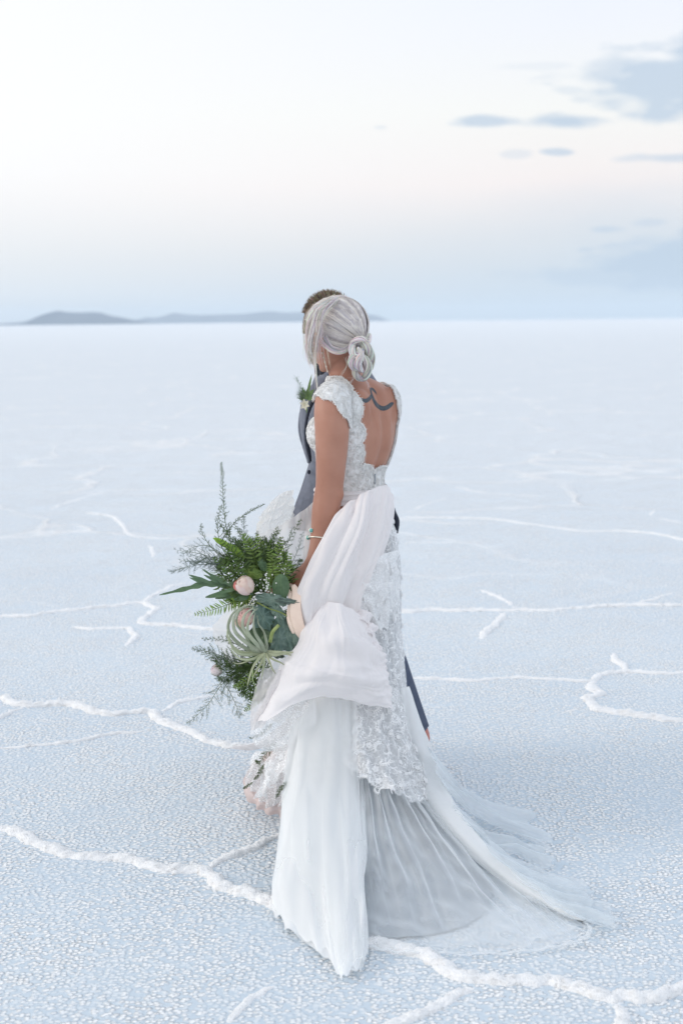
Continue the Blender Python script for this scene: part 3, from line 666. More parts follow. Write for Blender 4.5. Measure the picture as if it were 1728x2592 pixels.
for s_ in (-1, 1):
    for i in range(90):       # from the hairline back over the side
        f = i/89; c_ = hcol[int(RNG.integers(0, len(hcol)))]
        root = (s_*(.05+.92*f**.75), .86-.62*f, .66-.95*f)
        sweep(root, s_, (.22+.40*math.sin(math.pi*min(1, f*1.05)), 0, .22-.62*f), c_, 12, .0010, .016, 1.0+.022*RNG.uniform(-1, 1))
    for i in range(70):       # from the parting over the crown and down the back
        f = i/69; c_ = hcol[int(RNG.integers(0, len(hcol)))]
        root = (s_*.03, .80-1.75*f, .70+.45*math.sin(f*math.pi)-.25*f)
        sweep(root, s_, (.45-.30*f, -.05, .30-.15*f), c_, 14, .0011, .025, 1.01+.012*RNG.uniform(-1, 1))
    for i in range(26):       # far back of the head, above the bun; paler tints offset the shade there
        f = i/25; c_ = hcol[(1, 3, 5, 8)[int(RNG.integers(0, 4))]]
        sweep((s_*(.1+.8*f), -.75+.3*f, .55-.5*f), s_, (.15+.2*f, -.1, 0), c_, 14, .0011, .03, 1.0)
# side sweep over the temple and cheek, hanging loose
def strand(pts, n, r, spread, cols, seg=20, tips=.4):
    C = np.array(crv([pt(p) for p in pts], seg))
    for s in range(n):
        o = RNG.normal(0, spread, 3); o2 = RNG.normal(0, spread*1.9, 3); c_ = cols[RNG.integers(0, len(cols))]; c_ = tuple(min(1, x*RNG.uniform(.85, 1.12)) for x in c_)
        f = np.linspace(0, 1, seg)[:, None]; Q = C+o*(1-f*.5)+o2*f*f+.0012*np.sin(f*9+RNG.uniform(0, 6))*RNG.normal(0, 1, 3)
        Q = Q[:int(seg*RNG.uniform(.72, 1.01))+1]; tube(HB, Q, [r, r, r*.7, r*tips*.5], 4, c_, cap=False)
lightc = [hcol[1], hcol[3], hcol[5], hcol[0]]
for sw in range(13):
    t = sw/12
    strand([(852-12*t, 757+4*t, 4.53), (812-16*t, 780+6*t, 4.47), (790-14*t+6*(t < .5), 825, 4.46+.04*t), (786-8*t, 870, 4.465+.04*t), (790-8*t, 900+6*t, 4.475+.04*t), (798-4*t, 916+10*t, 4.49)], 15, .0009, .0045, hcol[:6])
for sw in range(8):
    t = sw/7
    strand([(845, 760, 4.51), (818-8*t, 795, 4.455), (804+4*t, 845, 4.455), (798+10*t, 888, 4.465), (802+12*t, 918+12*(t > .5), 4.475)], 6, .0007, .0055, lightc+[hcol[2], hcol[4]])
strand([(800, 850, 4.47), (797, 900, 4.47), (799, 945, 4.46), (801, 985, 4.455), (797, 1008, 4.45)], 12, .0005, .0020, lightc, 24, .3)
strand([(820, 858, 4.47), (826, 885, 4.465), (833, 915, 4.46), (840, 940, 4.46)], 4, .0003, .0015, lightc)
strand([(875, 905, 4.52), (877, 925, 4.50), (864, 948, 4.49), (850, 968, 4.49)], 5, .00035, .0018, [hcol[5], hcol[1]], 20, .3)
strand([(905, 945, 4.50), (893, 960, 4.48), (884, 975, 4.47), (878, 992, 4.46)], 5, .00035, .003, lightc, 18, .3)
strand([(912, 945, 4.50), (925, 960, 4.49), (932, 972, 4.50), (933, 982, 4.50)], 4, .00035, .003, lightc, 18, .3)
strand([(790, 800, 4.50), (773, 850, 4.50), (772, 880, 4.50), (780, 905, 4.50), (776, 925, 4.50)], 7, .0004, .002, lightc, 18, .3)
strand([(835, 760, 4.55), (855, 750, 4.55), (885, 757, 4.56), (915, 785, 4.57)], 12, .0004, .003, lightc, 18, .4)
# lower hair: nape swept back into the bun from behind the ear
for sw in range(12):
    t = sw/11
    strand([(822-6*t, 852+18*t, 4.475), (838, 878+10*t, 4.462), (866, 886+6*t, 4.465), (888, 876+4*t, 4.49), (902, 868, 4.53)], 16, .0010, .0028, [hcol[k] for k in ((2, 6, 4, 7) if t < .4 else (0, 1, 8, 4))])
# chignon: rope-plaited strands coiled downwards
def plait(path, R, amp, turns, n, col, rr):
    C = np.array(crv([pt(p) for p in path], 46)); T = np.gradient(C, axis=0); T /= np.linalg.norm(T, axis=1)[:, None]
    A_ = np.cross(T, np.array([0, 1, 0])); A_ /= np.linalg.norm(A_, axis=1)[:, None]; B_ = np.cross(T, A_); f = np.linspace(0, 1, 46)
    for k in range(2):
        ph = k*math.pi+f*turns*2*math.pi; ctr = C+A_*(amp*np.cos(ph))[:, None]+B_*(amp*np.sin(ph))[:, None]
        env = np.sin(np.clip(f*1.06+.02, 0, 1)*math.pi)**.35*R
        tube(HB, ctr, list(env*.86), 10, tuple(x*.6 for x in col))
        for s in range(n):
            a0 = RNG.uniform(0, 6.28); c_ = tuple(min(1, x*RNG.uniform(.72, 1.22)) for x in hcol[RNG.integers(0, len(hcol))]); tw = RNG.uniform(2.2, 3.2)
            Q = ctr+A_*(env*np.cos(a0+tw*ph))[:, None]+B_*(env*np.sin(a0+tw*ph))[:, None]; tube(HB, Q+RNG.normal(0, .0005, Q.shape)+np.outer(f-.5, RNG.normal(0, .004, 3)), rr, 4, c_, cap=False)
HB2 = MB()
def curl(path, R, n, tw=.5, dark=1.):
    C = np.array(crv([pt(p) for p in path], 26)); T = np.gradient(C, axis=0); T /= np.linalg.norm(T, axis=1)[:, None]
    A_ = np.cross(T, np.array([0, 1, 0])); A_ /= np.linalg.norm(A_, axis=1)[:, None]+1e-9; B_ = np.cross(T, A_); f = np.linspace(0, 1, 26); env = R*(.42+.58*np.sin(f*math.pi)**.6)
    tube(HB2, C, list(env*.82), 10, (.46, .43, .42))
    for s in range(n):
        a0 = RNG.uniform(0, 6.28); g_ = RNG.integers(0, len(hcol)); c_ = tuple(min(1, x*RNG.uniform(.8, 1.2)*dark) for x in hcol[g_]); ph = a0+tw*6.28*f*RNG.uniform(.7, 1.3); k_ = RNG.uniform(.88, 1.08)
        tube(HB2, C+(A_*np.cos(ph)[:, None]+B_*np.sin(ph)[:, None])*(env*k_)[:, None], .0008, 4, c_, cap=False)
curl([(884, 880, 4.50), (896, 864, 4.475), (914, 858, 4.475), (930, 864, 4.50), (936, 846, 4.54)], .0095, 90)
curl([(896, 868, 4.49), (890, 882, 4.465), (897, 898, 4.455), (911, 896, 4.46), (918, 880, 4.48)], .0115, 90)
curl([(912, 866, 4.49), (928, 878, 4.475), (936, 898, 4.48), (930, 916, 4.49)], .0125, 90)
curl([(906, 892, 4.465), (893, 902, 4.452), (890, 920, 4.455), (900, 932, 4.465), (910, 926, 4.48)], .0110, 90)
curl([(908, 896, 4.47), (922, 908, 4.462), (931, 928, 4.465), (927, 950, 4.48), (915, 962, 4.50)], .0120, 90)
curl([(896, 924, 4.475), (898, 942, 4.465), (906, 956, 4.47), (920, 960, 4.49)], .0095, 80, .5, .85)
curl([(905, 880, 4.46), (914, 898, 4.448), (910, 914, 4.45), (902, 924, 4.46)], .0085, 70)
curl([(918, 890, 4.455), (908, 908, 4.445), (908, 926, 4.448), (918, 940, 4.46)], .0095, 80)
curl([(936, 880, 4.50), (942, 905, 4.505), (936, 932, 4.51), (922, 946, 4.52)], .0090, 70, .4, .8)
ellipsoid(HB2, P(914, 902, 4.525), I3, (.026, .026, .052), 20, 14, (.42, .39, .42))
for k in range(160):    # fly-aways
    a0 = Vector(RNG.normal(0, 1, 3)).normalized(); s0_ = P(RNG.uniform(893, 938), RNG.uniform(860, 945), 4.495); d_ = Vector(RNG.normal(0, .009, 3)); d2 = d_+Vector(RNG.normal(0, .008, 3))+Vector((0, 0, -.006))
    tube(HB, crv([s0_, s0_+d_, s0_+d2], 6), [.0005, .0002], 3, lightc[k % 4], cap=False)
for k in range(90):
    d_ = Vector((RNG.uniform(-1, 1), RNG.uniform(-.6, 1), RNG.uniform(.2, 1))).normalized(); e_ = (d_+kd*.35+Vector(RNG.normal(0, .1, 3))).normalized()
    tube(HB, [hp_(d_, 1.03), hp_((d_+e_).normalized(), 1.07), hp_(e_, 1.05)], .0003, 3, lightc[k % 4], cap=False)
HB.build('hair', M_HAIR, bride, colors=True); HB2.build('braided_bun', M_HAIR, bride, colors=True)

# ------------------------------------------------------------------ the groom, in profile behind her
YG = 4.97
M_SUIT = pbr('slate_suit', lin(112, 116, 128), lin(122, 126, 138), 60, .85, .35, 900, spec=.1, sheen=.2, bd=.0006)
M_SUITD = pbr('dark_suit_lining', lin(48, 52, 64), None, rough=.7, spec=.2)
M_TROU = pbr('slate_trousers', lin(92, 100, 118), lin(84, 92, 110), 50, .85, .3, 900, spec=.1, bd=.0006)
FG = Vector((-math.cos(rad(14)), -math.sin(rad(14)), 0)); LG = Vector((math.sin(rad(14)), -math.cos(rad(14)), 0))   # his left is towards the camera
groom = empty('person', G(860, 1970, 0), 'brown haired groom in a grey suit and black bow tie standing behind the bride', 'person')
mb = MB()
GH = P(836, 845, YG-.04); GF = Vector((-.76, -.62, -.18)); GU = Vector((-.14, 0, 1))
MG = head_mesh(mb, GH, GF, GU, .93); ear_geo(mb, GH, MG, 1, .93); ear_geo(mb, GH, MG, -1, .93)
tube(mb, crv([P(866, 985, YG), P(858, 940, YG), P(848, 895, YG), P(842, 860, YG)], 12), [.075, .062, .058, .056, .055], 20)
GS = [(860, 940, .075, .06), (866, 962, .13, .075), (866, 990, .17, .085), (864, 1040, .17, .105), (864, 1100, .17, .112), (866, 1170, .165, .108), (872, 1240, .16, .105), (876, 1310, .17, .115), (878, 1370, .17, .115)]
gs = [(P(x, y, YG), a, b) for x, y, a, b in GS]; loft(mb, interp_secs(gs, 40), LG, FG, 36, 2.3)
def gp(x, y, l, f=0): return P(x, y, YG)+LG*l+FG*f
# arms: his left one round her waist in front, the right hangs forward
for s_, pts_ in ((1, [gp(866, 990, .12), gp(868, 995, .155, -.01), gp(870, 1090, .16, -.02), gp(868, 1180, .15, -.02), gp(864, 1215, .14, .0), gp(868, 1222, .14, .05)]), (-1, [gp(864, 990, -.13), gp(864, 995, -.17), gp(860, 1100, -.20, .01), gp(860, 1200, -.20, .0), gp(860, 1280, -.19, .0), gp(860, 1350, -.19, .01)])):
    tube(mb, crv(pts_, 26), [.05, .052, .048, .044, .039, .032, .026], 18)
    hand_geo(mb, pts_[-1], pts_[-1]+(pts_[-1]-pts_[-2]).normalized()*.085, Vector((0, -1, .2)) if s_ > 0 else Vector((0, 1, 0)), None, s_, 1.05)
heel = P(1069, 1876, 4.97)
hipb = gp(884, 1360, .09); kneeb = P(958, 1625, 4.93); anb = P(1052, 1848, 4.97)
tube(mb, crv([hipb, hipb.lerp(kneeb, .5), kneeb, kneeb.lerp(anb, .4), kneeb.lerp(anb, .8), anb], 26), [.09, .08, .062, .06, .045, .042], 18)
tube(mb, crv([P(1060, 1850, 4.97), P(1067, 1872, 4.97), P(1052, 1898, 4.955), P(1018, 1925, 4.945), P(985, 1945, 4.94)], 16), [.038, .033, .036, .036, .020], 16, flat=.9)
hipf = gp(866, 1360, -.09); footf = G(800, 1925, 0); kneef = hipf.lerp(footf, .5)+FG*.05; anf = footf+Vector((0, 0, .09))
tube(mb, crv([hipf, hipf.lerp(kneef, .5), kneef, kneef.lerp(anf, .4), kneef.lerp(anf, .8), anf], 26), [.09, .08, .062, .06, .045, .042], 18)
tube(mb, crv([anf-FG*.03-Vector((0, 0, .05)), footf+FG*.06+Vector((0, 0, .05)), footf+FG*.16+Vector((0, 0, .025)), footf+FG*.20+Vector((0, 0, .018))], 12), [.035, .038, .034, .016], 14, flat=.8)
gme = fuse(mb, .0065, 5)
gbody = link_mesh('body', gme, M_SKINM, groom)
for e in (-1, 1): b = MB(); ellipsoid(b, GH+MG @ Vector((e*.028, .0665, .006)), I3, (.0095,)*3, 14, 10); b.build('eye', M_EYE, groom)
# hair: short, brown, brushed up
GB = MB(); GX = GH+MG @ Vector((0, -.014, .032)); GR = Vector((.080, .096, .090)); gc = [lin(162, 144, 122), lin(180, 162, 138), lin(136, 120, 104), lin(200, 184, 160), lin(116, 102, 90)]
def gh(d, k=1.0): d = Vector(d).normalized(); return GX+MG @ Vector((d.x*GR.x*k, d.y*GR.y*k, d.z*GR.z*k))
gok = lambda d: not (d.y > .50 and d.z < .55) and not (d.z < -.30 and d.y > -.45) and d.z > -.6
vsx = [Vector((math.sin(math.pi*i/29)*math.cos(2*math.pi*j/48), math.sin(math.pi*i/29)*math.sin(2*math.pi*j/48), math.cos(math.pi*i/29))) for i in range(30) for j in range(48)]
F = [(i*48+j, (i+1)*48+j, (i+1)*48+(j+1) % 48, i*48+(j+1) % 48) for i in range(29) for j in range(48)]
GB.add([gh(d, .985) for d in vsx], [f for f in F if all(gok(vsx[k]) for k in f)], lin(104, 92, 80))
k = 0
while k < 4200:
    d = Vector(RNG.normal(0, 1, 3)).normalized()
    if not gok(d): continue
    k += 1; up_ = max(d.z, 0)**1.2; ln = .010+.023*up_*RNG.uniform(.6, 1.15); dirn = Vector((d.x*.6, .35+.5*up_, .5+up_)) if d.z > .3 else Vector((d.x*.4, .5, -.5))
    a0 = gh(d, .98); o = MG @ (dirn.normalized()*.75+d*.55+Vector(RNG.normal(0, .22, 3))); c_ = gc[RNG.integers(0, 5)]; c_ = tuple(x*RNG.uniform(.75, 1.2) for x in c_)
    tube(GB, [a0, a0+o.normalized()*ln*.55, a0+o.normalized()*ln+MG @ Vector((0, .004, .001))], [.0011, .0010, .0004], 3, c_, cap=False)
def gst(pts_, n, r, sp, cols):
    C = np.array(crv([pt(p) for p in pts_], 12))
    for s in range(n):
        o = RNG.normal(0, sp, 3); c_ = cols[RNG.integers(0, len(cols))]; tube(GB, C+o*np.linspace(1, .5, 12)[:, None], [r, r, r*.4], 3, c_, cap=False)
gst([(800, 772, 4.86), (782, 790, 4.85), (772, 815, 4.85), (769, 842, 4.86)], 90, .0008, .005, gc[:4])

gst([(786, 905, 4.86), (792, 915, 4.86), (800, 920, 4.86)], 60, .0006, .005, [gc[4], gc[2]])
GB.build('hair', pbr('brown_hair', (1, 1, 1), None, rough=.5, tint=True), groom, colors=True)
# shirt, bow tie
mb = MB(); loft(mb, interp_secs([(P(858, 930, YG), .068, .066), (P(860, 950, YG), .078, .070), (P(862, 965, YG), .12, .085), (P(863, 1010, YG), .172, .106), (P(864, 1080, YG), .176, .118), (P(868, 1170, YG), .170, .116), (P(873, 1250, YG), .168, .112), (P(877, 1330, YG), .172, .116)], 30), LG, FG, 36, 2.2)
mb.build('shirt', pbr('white_shirt', (.75, .76, .78), None, rough=.8), groom)
M_BOW = pbr('black_bow_tie', lin(34, 38, 48), None, rough=.6); bowc = P(811, 932, 4.82); mb = MB()
for s_ in (-1, 1):
    w_ = Vector((.12, -.55, 0)).normalized()*s_; vs_ = []
    secs_ = [(bowc, .009, .008), (bowc+w_*.02, .017, .009), (bowc+w_*.045+Vector((0, 0, -.002)), .025, .011), (bowc+w_*.056, .022, .004)]
    loft(mb, interp_secs(secs_, 10), Vector((0, 0, 1)), FG, 16, 3)
ellipsoid(mb, bowc+FG*.006, I3, (.009, .010, .013), 14, 10); mb.build('bow_tie', M_BOW, groom)
# jacket: fitted shell with sleeves, lapels, a button, parting below it
jk = empty('jacket', (0, 0, 0)); jk.parent = groom
JS = [(868, 934, .080, .080), (872, 946, .110, .092), (872, 962, .165, .090), (870, 990, .205, .108), (864, 1040, .21, .138), (863, 1100, .20, .142), (870, 1172, .180, .124)]
mb = MB(); js = interp_secs([(P(x, y, YG), a, b) for x, y, a, b in JS], 50); nj = 72; rows = []
for i, (c, a, b) in enumerate(js):
    f = i/49; gap = .62*(1-f**.8)+.02       # the V between the lapels
    th = np.linspace(math.pi/2+gap, math.pi/2+2*math.pi-gap, nj)
    rows.append([c+LG*(a*math.copysign(abs(math.cos(t))**.88, math.cos(t)))+FG*(b*math.copysign(abs(math.sin(t))**.88, math.sin(t))) for t in th])
S = np.array([[tuple(p) for p in r] for r in rows]); S = S.transpose(1, 0, 2)
cloth('jacket_body', S, M_SUIT, jk, .0015*fbm(np.linspace(0, 5, nj)[:, None], np.linspace(0, 4, 50)[None], 4), thick=.004, floor=False)
# skirt of the jacket, swinging open from the button
sk_ = surf([[(786, 1168, 4.80), (764, 1235, 4.77), (744, 1290, 4.76), (730, 1336, 4.75)], [(800, 1168, 4.76), (795, 1240, 4.73), (780, 1300, 4.72), (775, 1345, 4.72)], [(870, 1165, 4.76), (872, 1240, 4.74), (874, 1300, 4.74), (880, 1352, 4.74)],
            [(940, 1165, 4.83), (955, 1235, 4.84), (968, 1295, 4.85), (978, 1345, 4.85)], [(952, 1165, 4.95), (975, 1235, 4.95), (994, 1290, 4.95), (1003, 1338, 4.94)], [(945, 1165, 5.10), (962, 1235, 5.12), (985, 1290, 5.14), (995, 1335, 5.15)],
            [(870, 1165, 5.16), (870, 1240, 5.2), (870, 1300, 5.22), (870, 1335, 5.23)], [(800, 1165, 5.10), (790, 1240, 5.12), (785, 1300, 5.14), (780, 1330, 5.15)], [(784, 1168, 4.92), (782, 1235, 4.95), (790, 1290, 4.97), (800, 1330, 4.98)]], 90, 24)
cloth('jacket_skirt', sk_, M_SUIT, jk, .003*np.sin(np.linspace(0, 26, 90))[:, None]*np.linspace(0, 1, 24)[None]**1.5, thick=.004, floor=False)
vn_ = surf([[(975, 1275, 4.83), (980, 1292, 4.83), (992, 1318, 4.83), (998, 1342, 4.83)], [(988, 1275, 4.82), (996, 1296, 4.82), (1004, 1318, 4.82), (1003, 1342, 4.82)], [(990, 1275, 4.83), (1000, 1298, 4.84), (1008, 1320, 4.84), (1004, 1350, 4.84)]], 12, 14)
cloth('back_vent', vn_, M_SUITD, jk, thick=.004, floor=False)
def strip(name, L_, R_, Yoff, mat, n=40, thick=.004, par=jk):
    A_ = crv([pt(p) for p in L_], n); B_ = crv([pt(p) for p in R_], n); m = 10; t = np.linspace(0, 1, m)[:, None, None]
    S_ = (A_[None]*(1-t)+B_[None]*t); S_ = S_+np.array([-.35, -.9, .1])*(.006*np.sin(t*math.pi)); return cloth(name, S_, mat, par, thick=thick, floor=False)
strip('lapel', [(826, 936, 4.79), (802, 962, 4.775), (783, 985, 4.77), (766, 1016, 4.78), (761, 1050, 4.80), (763, 1090, 4.80), (770, 1130, 4.80), (783, 1170, 4.80)],
      [(838, 940, 4.76), (822, 966, 4.745), (800, 1000, 4.74), (784, 1030, 4.745), (775, 1065, 4.75), (772, 1100, 4.76), (776, 1135, 4.775), (785, 1170, 4.79)], 0, M_SUIT)
strip('lapel_fold', [(839, 940, 4.755), (822, 968, 4.74), (800, 1002, 4.735), (785, 1031, 4.74), (776, 1066, 4.745), (773, 1100, 4.755), (777, 1135, 4.77), (786, 1172, 4.785)],
      [(842, 941, 4.757), (826, 969, 4.742), (804, 1003, 4.737), (788, 1032, 4.742), (778, 1066, 4.747), (776, 1102, 4.757), (785, 1140, 4.772), (788, 1172, 4.787)], 0, M_SUITD, thick=.002)
strip('collar', [(826, 932, 4.80), (852, 925, 4.83), (890, 935, 4.88), (925, 940, 4.93)], [(838, 948, 4.765), (862, 950, 4.78), (900, 952, 4.84), (945, 950, 4.90)], 0, M_SUIT)
b = MB(); ellipsoid(b, P(782, 1195, 4.745), I3, (.0055, .003, .0075), 14, 10); b.build('button', M_SUITD, jk)
for s_, pts_ in ((1, [gp(864, 972, .14), gp(868, 990, .165, -.02), gp(870, 1090, .16, -.02), gp(868, 1180, .15, -.02), gp(864, 1215, .145, .0)]), (-1, [gp(864, 976, -.14), gp(864, 992, -.17), gp(860, 1100, -.20, .01), gp(860, 1200, -.20, .0), gp(860, 1280, -.19, .0)])):
    b = MB(); tube(b, crv(pts_, 24), [.058, .068, .060, .055, .050, .046], 20); b.build('sleeve', M_SUIT, jk)
# trousers
tr = MB(); loft(tr, interp_secs([(P(874, 1300, YG), .165, .112), (P(878, 1350, YG), .175, .122), (P(878, 1400, YG), .17, .12), (P(878, 1425, YG), .12, .09)], 12), LG, FG, 30, 2.3)
cuffp = P(1034, 1850, 4.97)
tube(tr, crv([hipb, gp(905, 1480, .09), P(950, 1620, 4.94), P(1000, 1760, 4.96), P(1036, 1856, 4.97)], 30), [.105, .10, .088, .080, .076], 24, cap=True)
tube(tr, crv([hipf, hipf.lerp(kneef, .5), kneef, kneef.lerp(anf, .5), anf], 30), [.105, .10, .085, .080, .078], 24)
tme = fuse(tr, .009, 4); trs = link_mesh('trousers', tme, M_TROU, groom)
# boutonniere pinned to the lapel
M_LEAFG = pbr('boutonniere_leaf', lin(112, 140, 90), lin(140, 166, 110), 60, .5, transl=.25)
bt = empty('boutonniere', (0, 0, 0)); bt.parent = groom
def leafmesh(b, p0, p1, w, nrm_=(0, -1, 0), bend=.0, n=9, col=None, prof=None):
    p0 = Vector(p0); p1 = Vector(p1); d = p1-p0; s_ = d.cross(Vector(nrm_)).normalized(); n_ = s_.cross(d).normalized(); vs_ = []
    for i in range(n):
        f = i/(n-1); ww = w*(prof(f) if prof else math.sin(math.pi*min(.985, f**.8+.01))**.8); c_ = p0+d*f+n_*bend*math.sin(f*math.pi)*d.length
        for k in (-1, -.5, 0, .5, 1): vs_.append(c_+s_*ww*k+n_*abs(k)*ww*.28)
    b.add(vs_, grid_faces(n, 5), col)
b = MB()
for (x0, y0, x1, y1, w) in [(776, 1008, 789, 947, .0045), (774, 1005, 784, 975, .006), (775, 1008, 795, 985, .008), (772, 1010, 765, 978, .004), (776, 1010, 800, 1006, .007), (772, 1015, 758, 992, .0035), (773, 1015, 755, 1008, .003), (774, 1020, 776, 1046, .0035), (776, 1012, 770, 985, .006)]:
    leafmesh(b, P(x0, y0, 4.735), P(x1, y1, 4.72), w, (0, -1, .1), .06)
b.build('leaf', M_LEAFG, bt); b = MB()
for k in range(130):
    a0 = RNG.uniform(0, 6.28); r_ = RNG.uniform(5, 15); x0, y0 = 766+RNG.uniform(-4, 4), 1005+RNG.uniform(-8, 8); tube(b, [P(x0, y0, 4.73), P(x0+r_*math.cos(a0)-6, y0+r_*math.sin(a0)*1.2-6, 4.72)], [.0006, .0003], 3, cap=False)
for k in range(60): f = k/60; tube(b, [P(770-22*f, 1000-45*f, 4.725), P(770-22*f+RNG.uniform(-9, 9), 1000-45*f-RNG.uniform(0, 9), 4.72)], .0004, 3, cap=False)
b.build('fern_wisp', pbr('thistle', lin(140, 160, 140), None, rough=.7), bt); b = MB()
for k in range(6):
    a0 = k*1.05+.3; leafmesh(b, P(771, 1024, 4.725), P(771+13*math.cos(a0), 1024+15*math.sin(a0), 4.715), .006, (0, -1, 0), .12)
b.build('flower', pbr('cream_petal', lin(240, 236, 215), None, rough=.6, transl=.2), bt)

# ------------------------------------------------------------------ the gown below the waist (parts of the dress)
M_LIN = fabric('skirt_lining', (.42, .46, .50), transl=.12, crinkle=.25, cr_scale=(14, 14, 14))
M_TUL = fabric('white_tulle', (.98, .99, .99), .80, .3, .32)
M_SHEER = fabric('sheer_tulle', (.95, .97, .98), .17, .85, .3)
M_SHEER2 = fabric('sheer_tulle_fan', (.84, .89, .92), .42, .6, .3)
M_ROLL = fabric('rolled_tulle', (.96, .97, .97), .93, .3, .3, crinkle=.2, cr_scale=(40, 40, 10))
M_CHIF = fabric('chiffon', (.97, .932, .928), .93, .2, .24)
M_CHIF2 = fabric('chiffon_sheer', (.88, .85, .85), .62, .5, .35)
M_CREAM = fabric('cream_ruffle', (.99, .98, .95), .72, .35, .6, crinkle=.12, cr_scale=(60, 60, 60))
M_LACE = fabric('floral_lace', (1, 1, 1), transl=.12, lace=(26, .2, .52))
M_LACED = fabric('dense_lace', (1, 1, 1), transl=.12, lace=(60, -.3, .50))
M_FLAP = fabric('lace_flap', (1, 1, 1), transl=.1, lace=(70, -.3, .74))
M_MOTIF = fabric('lace_motif', (1, 1, 1), transl=.1, crinkle=.2, cr_scale=(300, 300, 300))
M_PINK = fabric('blush_hem', lin(240, 222, 217), .85, .3, .3)
def pl(nu, nv, n, amp, seed=0, v0=0., pw=1., jit=.35):
    """pleats running along v, deeper towards the end"""
    u = np.linspace(0, 1, nu)[:, None]; v = np.linspace(0, 1, nv)[None]
    ph = 2*math.pi*n*(u+.02*fbm(u*3, v*1.5, seed+1, 2))+jit*4*fbm(u*n*.35, v*.9, seed+2, 2)
    s_ = np.sin(ph); s_ = np.sign(s_)*np.abs(s_)**.8; a = amp*(v0+(1-v0)*v**pw)*(1+.5*fbm(u*n*.22, v*.7, seed+3, 2))
    return s_*a
def fb(nu, nv, fu, fv, amp, seed=0):
    return amp*fbm(np.linspace(0, fu, nu)[:, None], np.linspace(0, fv, nv)[None], seed, 2)
# lining, closed all round
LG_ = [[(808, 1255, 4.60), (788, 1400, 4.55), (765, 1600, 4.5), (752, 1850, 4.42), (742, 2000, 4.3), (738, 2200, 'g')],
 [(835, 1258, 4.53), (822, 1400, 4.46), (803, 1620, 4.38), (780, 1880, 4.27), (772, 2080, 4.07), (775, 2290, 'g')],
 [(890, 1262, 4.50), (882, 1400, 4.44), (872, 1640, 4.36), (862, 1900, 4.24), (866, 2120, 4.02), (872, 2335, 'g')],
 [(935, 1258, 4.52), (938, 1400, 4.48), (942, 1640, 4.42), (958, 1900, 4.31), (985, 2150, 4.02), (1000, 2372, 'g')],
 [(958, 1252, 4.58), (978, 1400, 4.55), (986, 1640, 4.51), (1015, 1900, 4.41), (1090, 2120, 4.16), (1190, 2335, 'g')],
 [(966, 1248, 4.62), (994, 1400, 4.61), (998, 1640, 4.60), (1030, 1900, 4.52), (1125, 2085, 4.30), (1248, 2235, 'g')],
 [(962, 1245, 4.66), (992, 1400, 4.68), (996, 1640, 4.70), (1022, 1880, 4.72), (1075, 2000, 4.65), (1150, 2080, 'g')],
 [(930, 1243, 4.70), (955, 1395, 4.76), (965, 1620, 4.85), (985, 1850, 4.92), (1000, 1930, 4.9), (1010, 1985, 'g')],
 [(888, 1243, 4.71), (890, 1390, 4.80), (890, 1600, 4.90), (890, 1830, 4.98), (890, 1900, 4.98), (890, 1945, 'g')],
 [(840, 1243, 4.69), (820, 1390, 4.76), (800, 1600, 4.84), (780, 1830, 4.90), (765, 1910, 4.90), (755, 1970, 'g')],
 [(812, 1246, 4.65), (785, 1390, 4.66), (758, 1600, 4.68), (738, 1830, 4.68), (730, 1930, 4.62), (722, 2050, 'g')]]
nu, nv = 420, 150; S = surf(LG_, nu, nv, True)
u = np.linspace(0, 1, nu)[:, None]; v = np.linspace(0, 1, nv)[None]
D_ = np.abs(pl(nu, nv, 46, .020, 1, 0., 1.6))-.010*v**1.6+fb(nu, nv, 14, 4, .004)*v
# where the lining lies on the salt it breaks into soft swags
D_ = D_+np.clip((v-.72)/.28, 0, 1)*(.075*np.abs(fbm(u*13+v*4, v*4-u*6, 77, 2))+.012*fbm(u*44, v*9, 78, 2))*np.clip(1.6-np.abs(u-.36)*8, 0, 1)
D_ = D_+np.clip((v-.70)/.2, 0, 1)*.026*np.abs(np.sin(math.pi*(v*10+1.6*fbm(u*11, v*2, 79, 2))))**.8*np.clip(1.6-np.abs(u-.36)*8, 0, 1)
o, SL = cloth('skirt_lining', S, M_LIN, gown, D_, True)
def layer(name, G_, nu, nv, mat, disp=None, edge=0, seed=0, hem=0., **kw):
    S = surf(G_, nu, nv)
    if hem:   # uneven cut hem
        d = S[:, -1]-S[:, -4]; d = d/(np.linalg.norm(d, axis=1)[:, None]+1e-9); w_ = hem*(fbm(np.linspace(0, nu*.02, nu), 0*np.linspace(0, 1, nu)+seed, seed+9, 2)); r_ = np.linspace(0, 1, nv)[None, :, None]**6
        S = S+d[:, None]*w_[:, None, None]*r_
    return cloth(name, S, mat, gown, disp, **kw)
COLG = [[(742, 1830, 4.40), (722, 1960, 4.32), (708, 2090, 'g', .13), (690, 2210, 'g', .07), (678, 2300, 'g')],
 [(768, 1790, 4.295), (750, 1960, 4.165), (740, 2120, 'g', .13), (728, 2240, 'g', .07), (728, 2345, 'g')],
 [(800, 1765, 4.265), (785, 1960, 4.135), (780, 2130, 'g', .14), (783, 2280, 'g', .06), (788, 2392, 'g')],
 [(830, 1755, 4.25), (820, 1960, 4.115), (820, 2140, 'g', .14), (828, 2320, 'g', .05), (838, 2432, 'g')],
 [(858, 1755, 4.25), (855, 1970, 4.10), (858, 2150, 'g', .14), (862, 2350, 'g', .05), (868, 2472, 'g')],
 [(885, 1760, 4.265), (888, 1980, 4.115), (895, 2170, 'g', .13), (900, 2340, 'g', .05), (903, 2452, 'g')],
 [(905, 1810, 4.31), (913, 1985, 4.17), (921, 2160, 'g', .12), (922, 2270, 'g', .07), (925, 2430, 'g')],
 [(908, 1830, 4.36), (918, 1990, 4.22), (920, 2160, 'g', .10), (915, 2270, 'g', .05), (900, 2380, 'g')]]
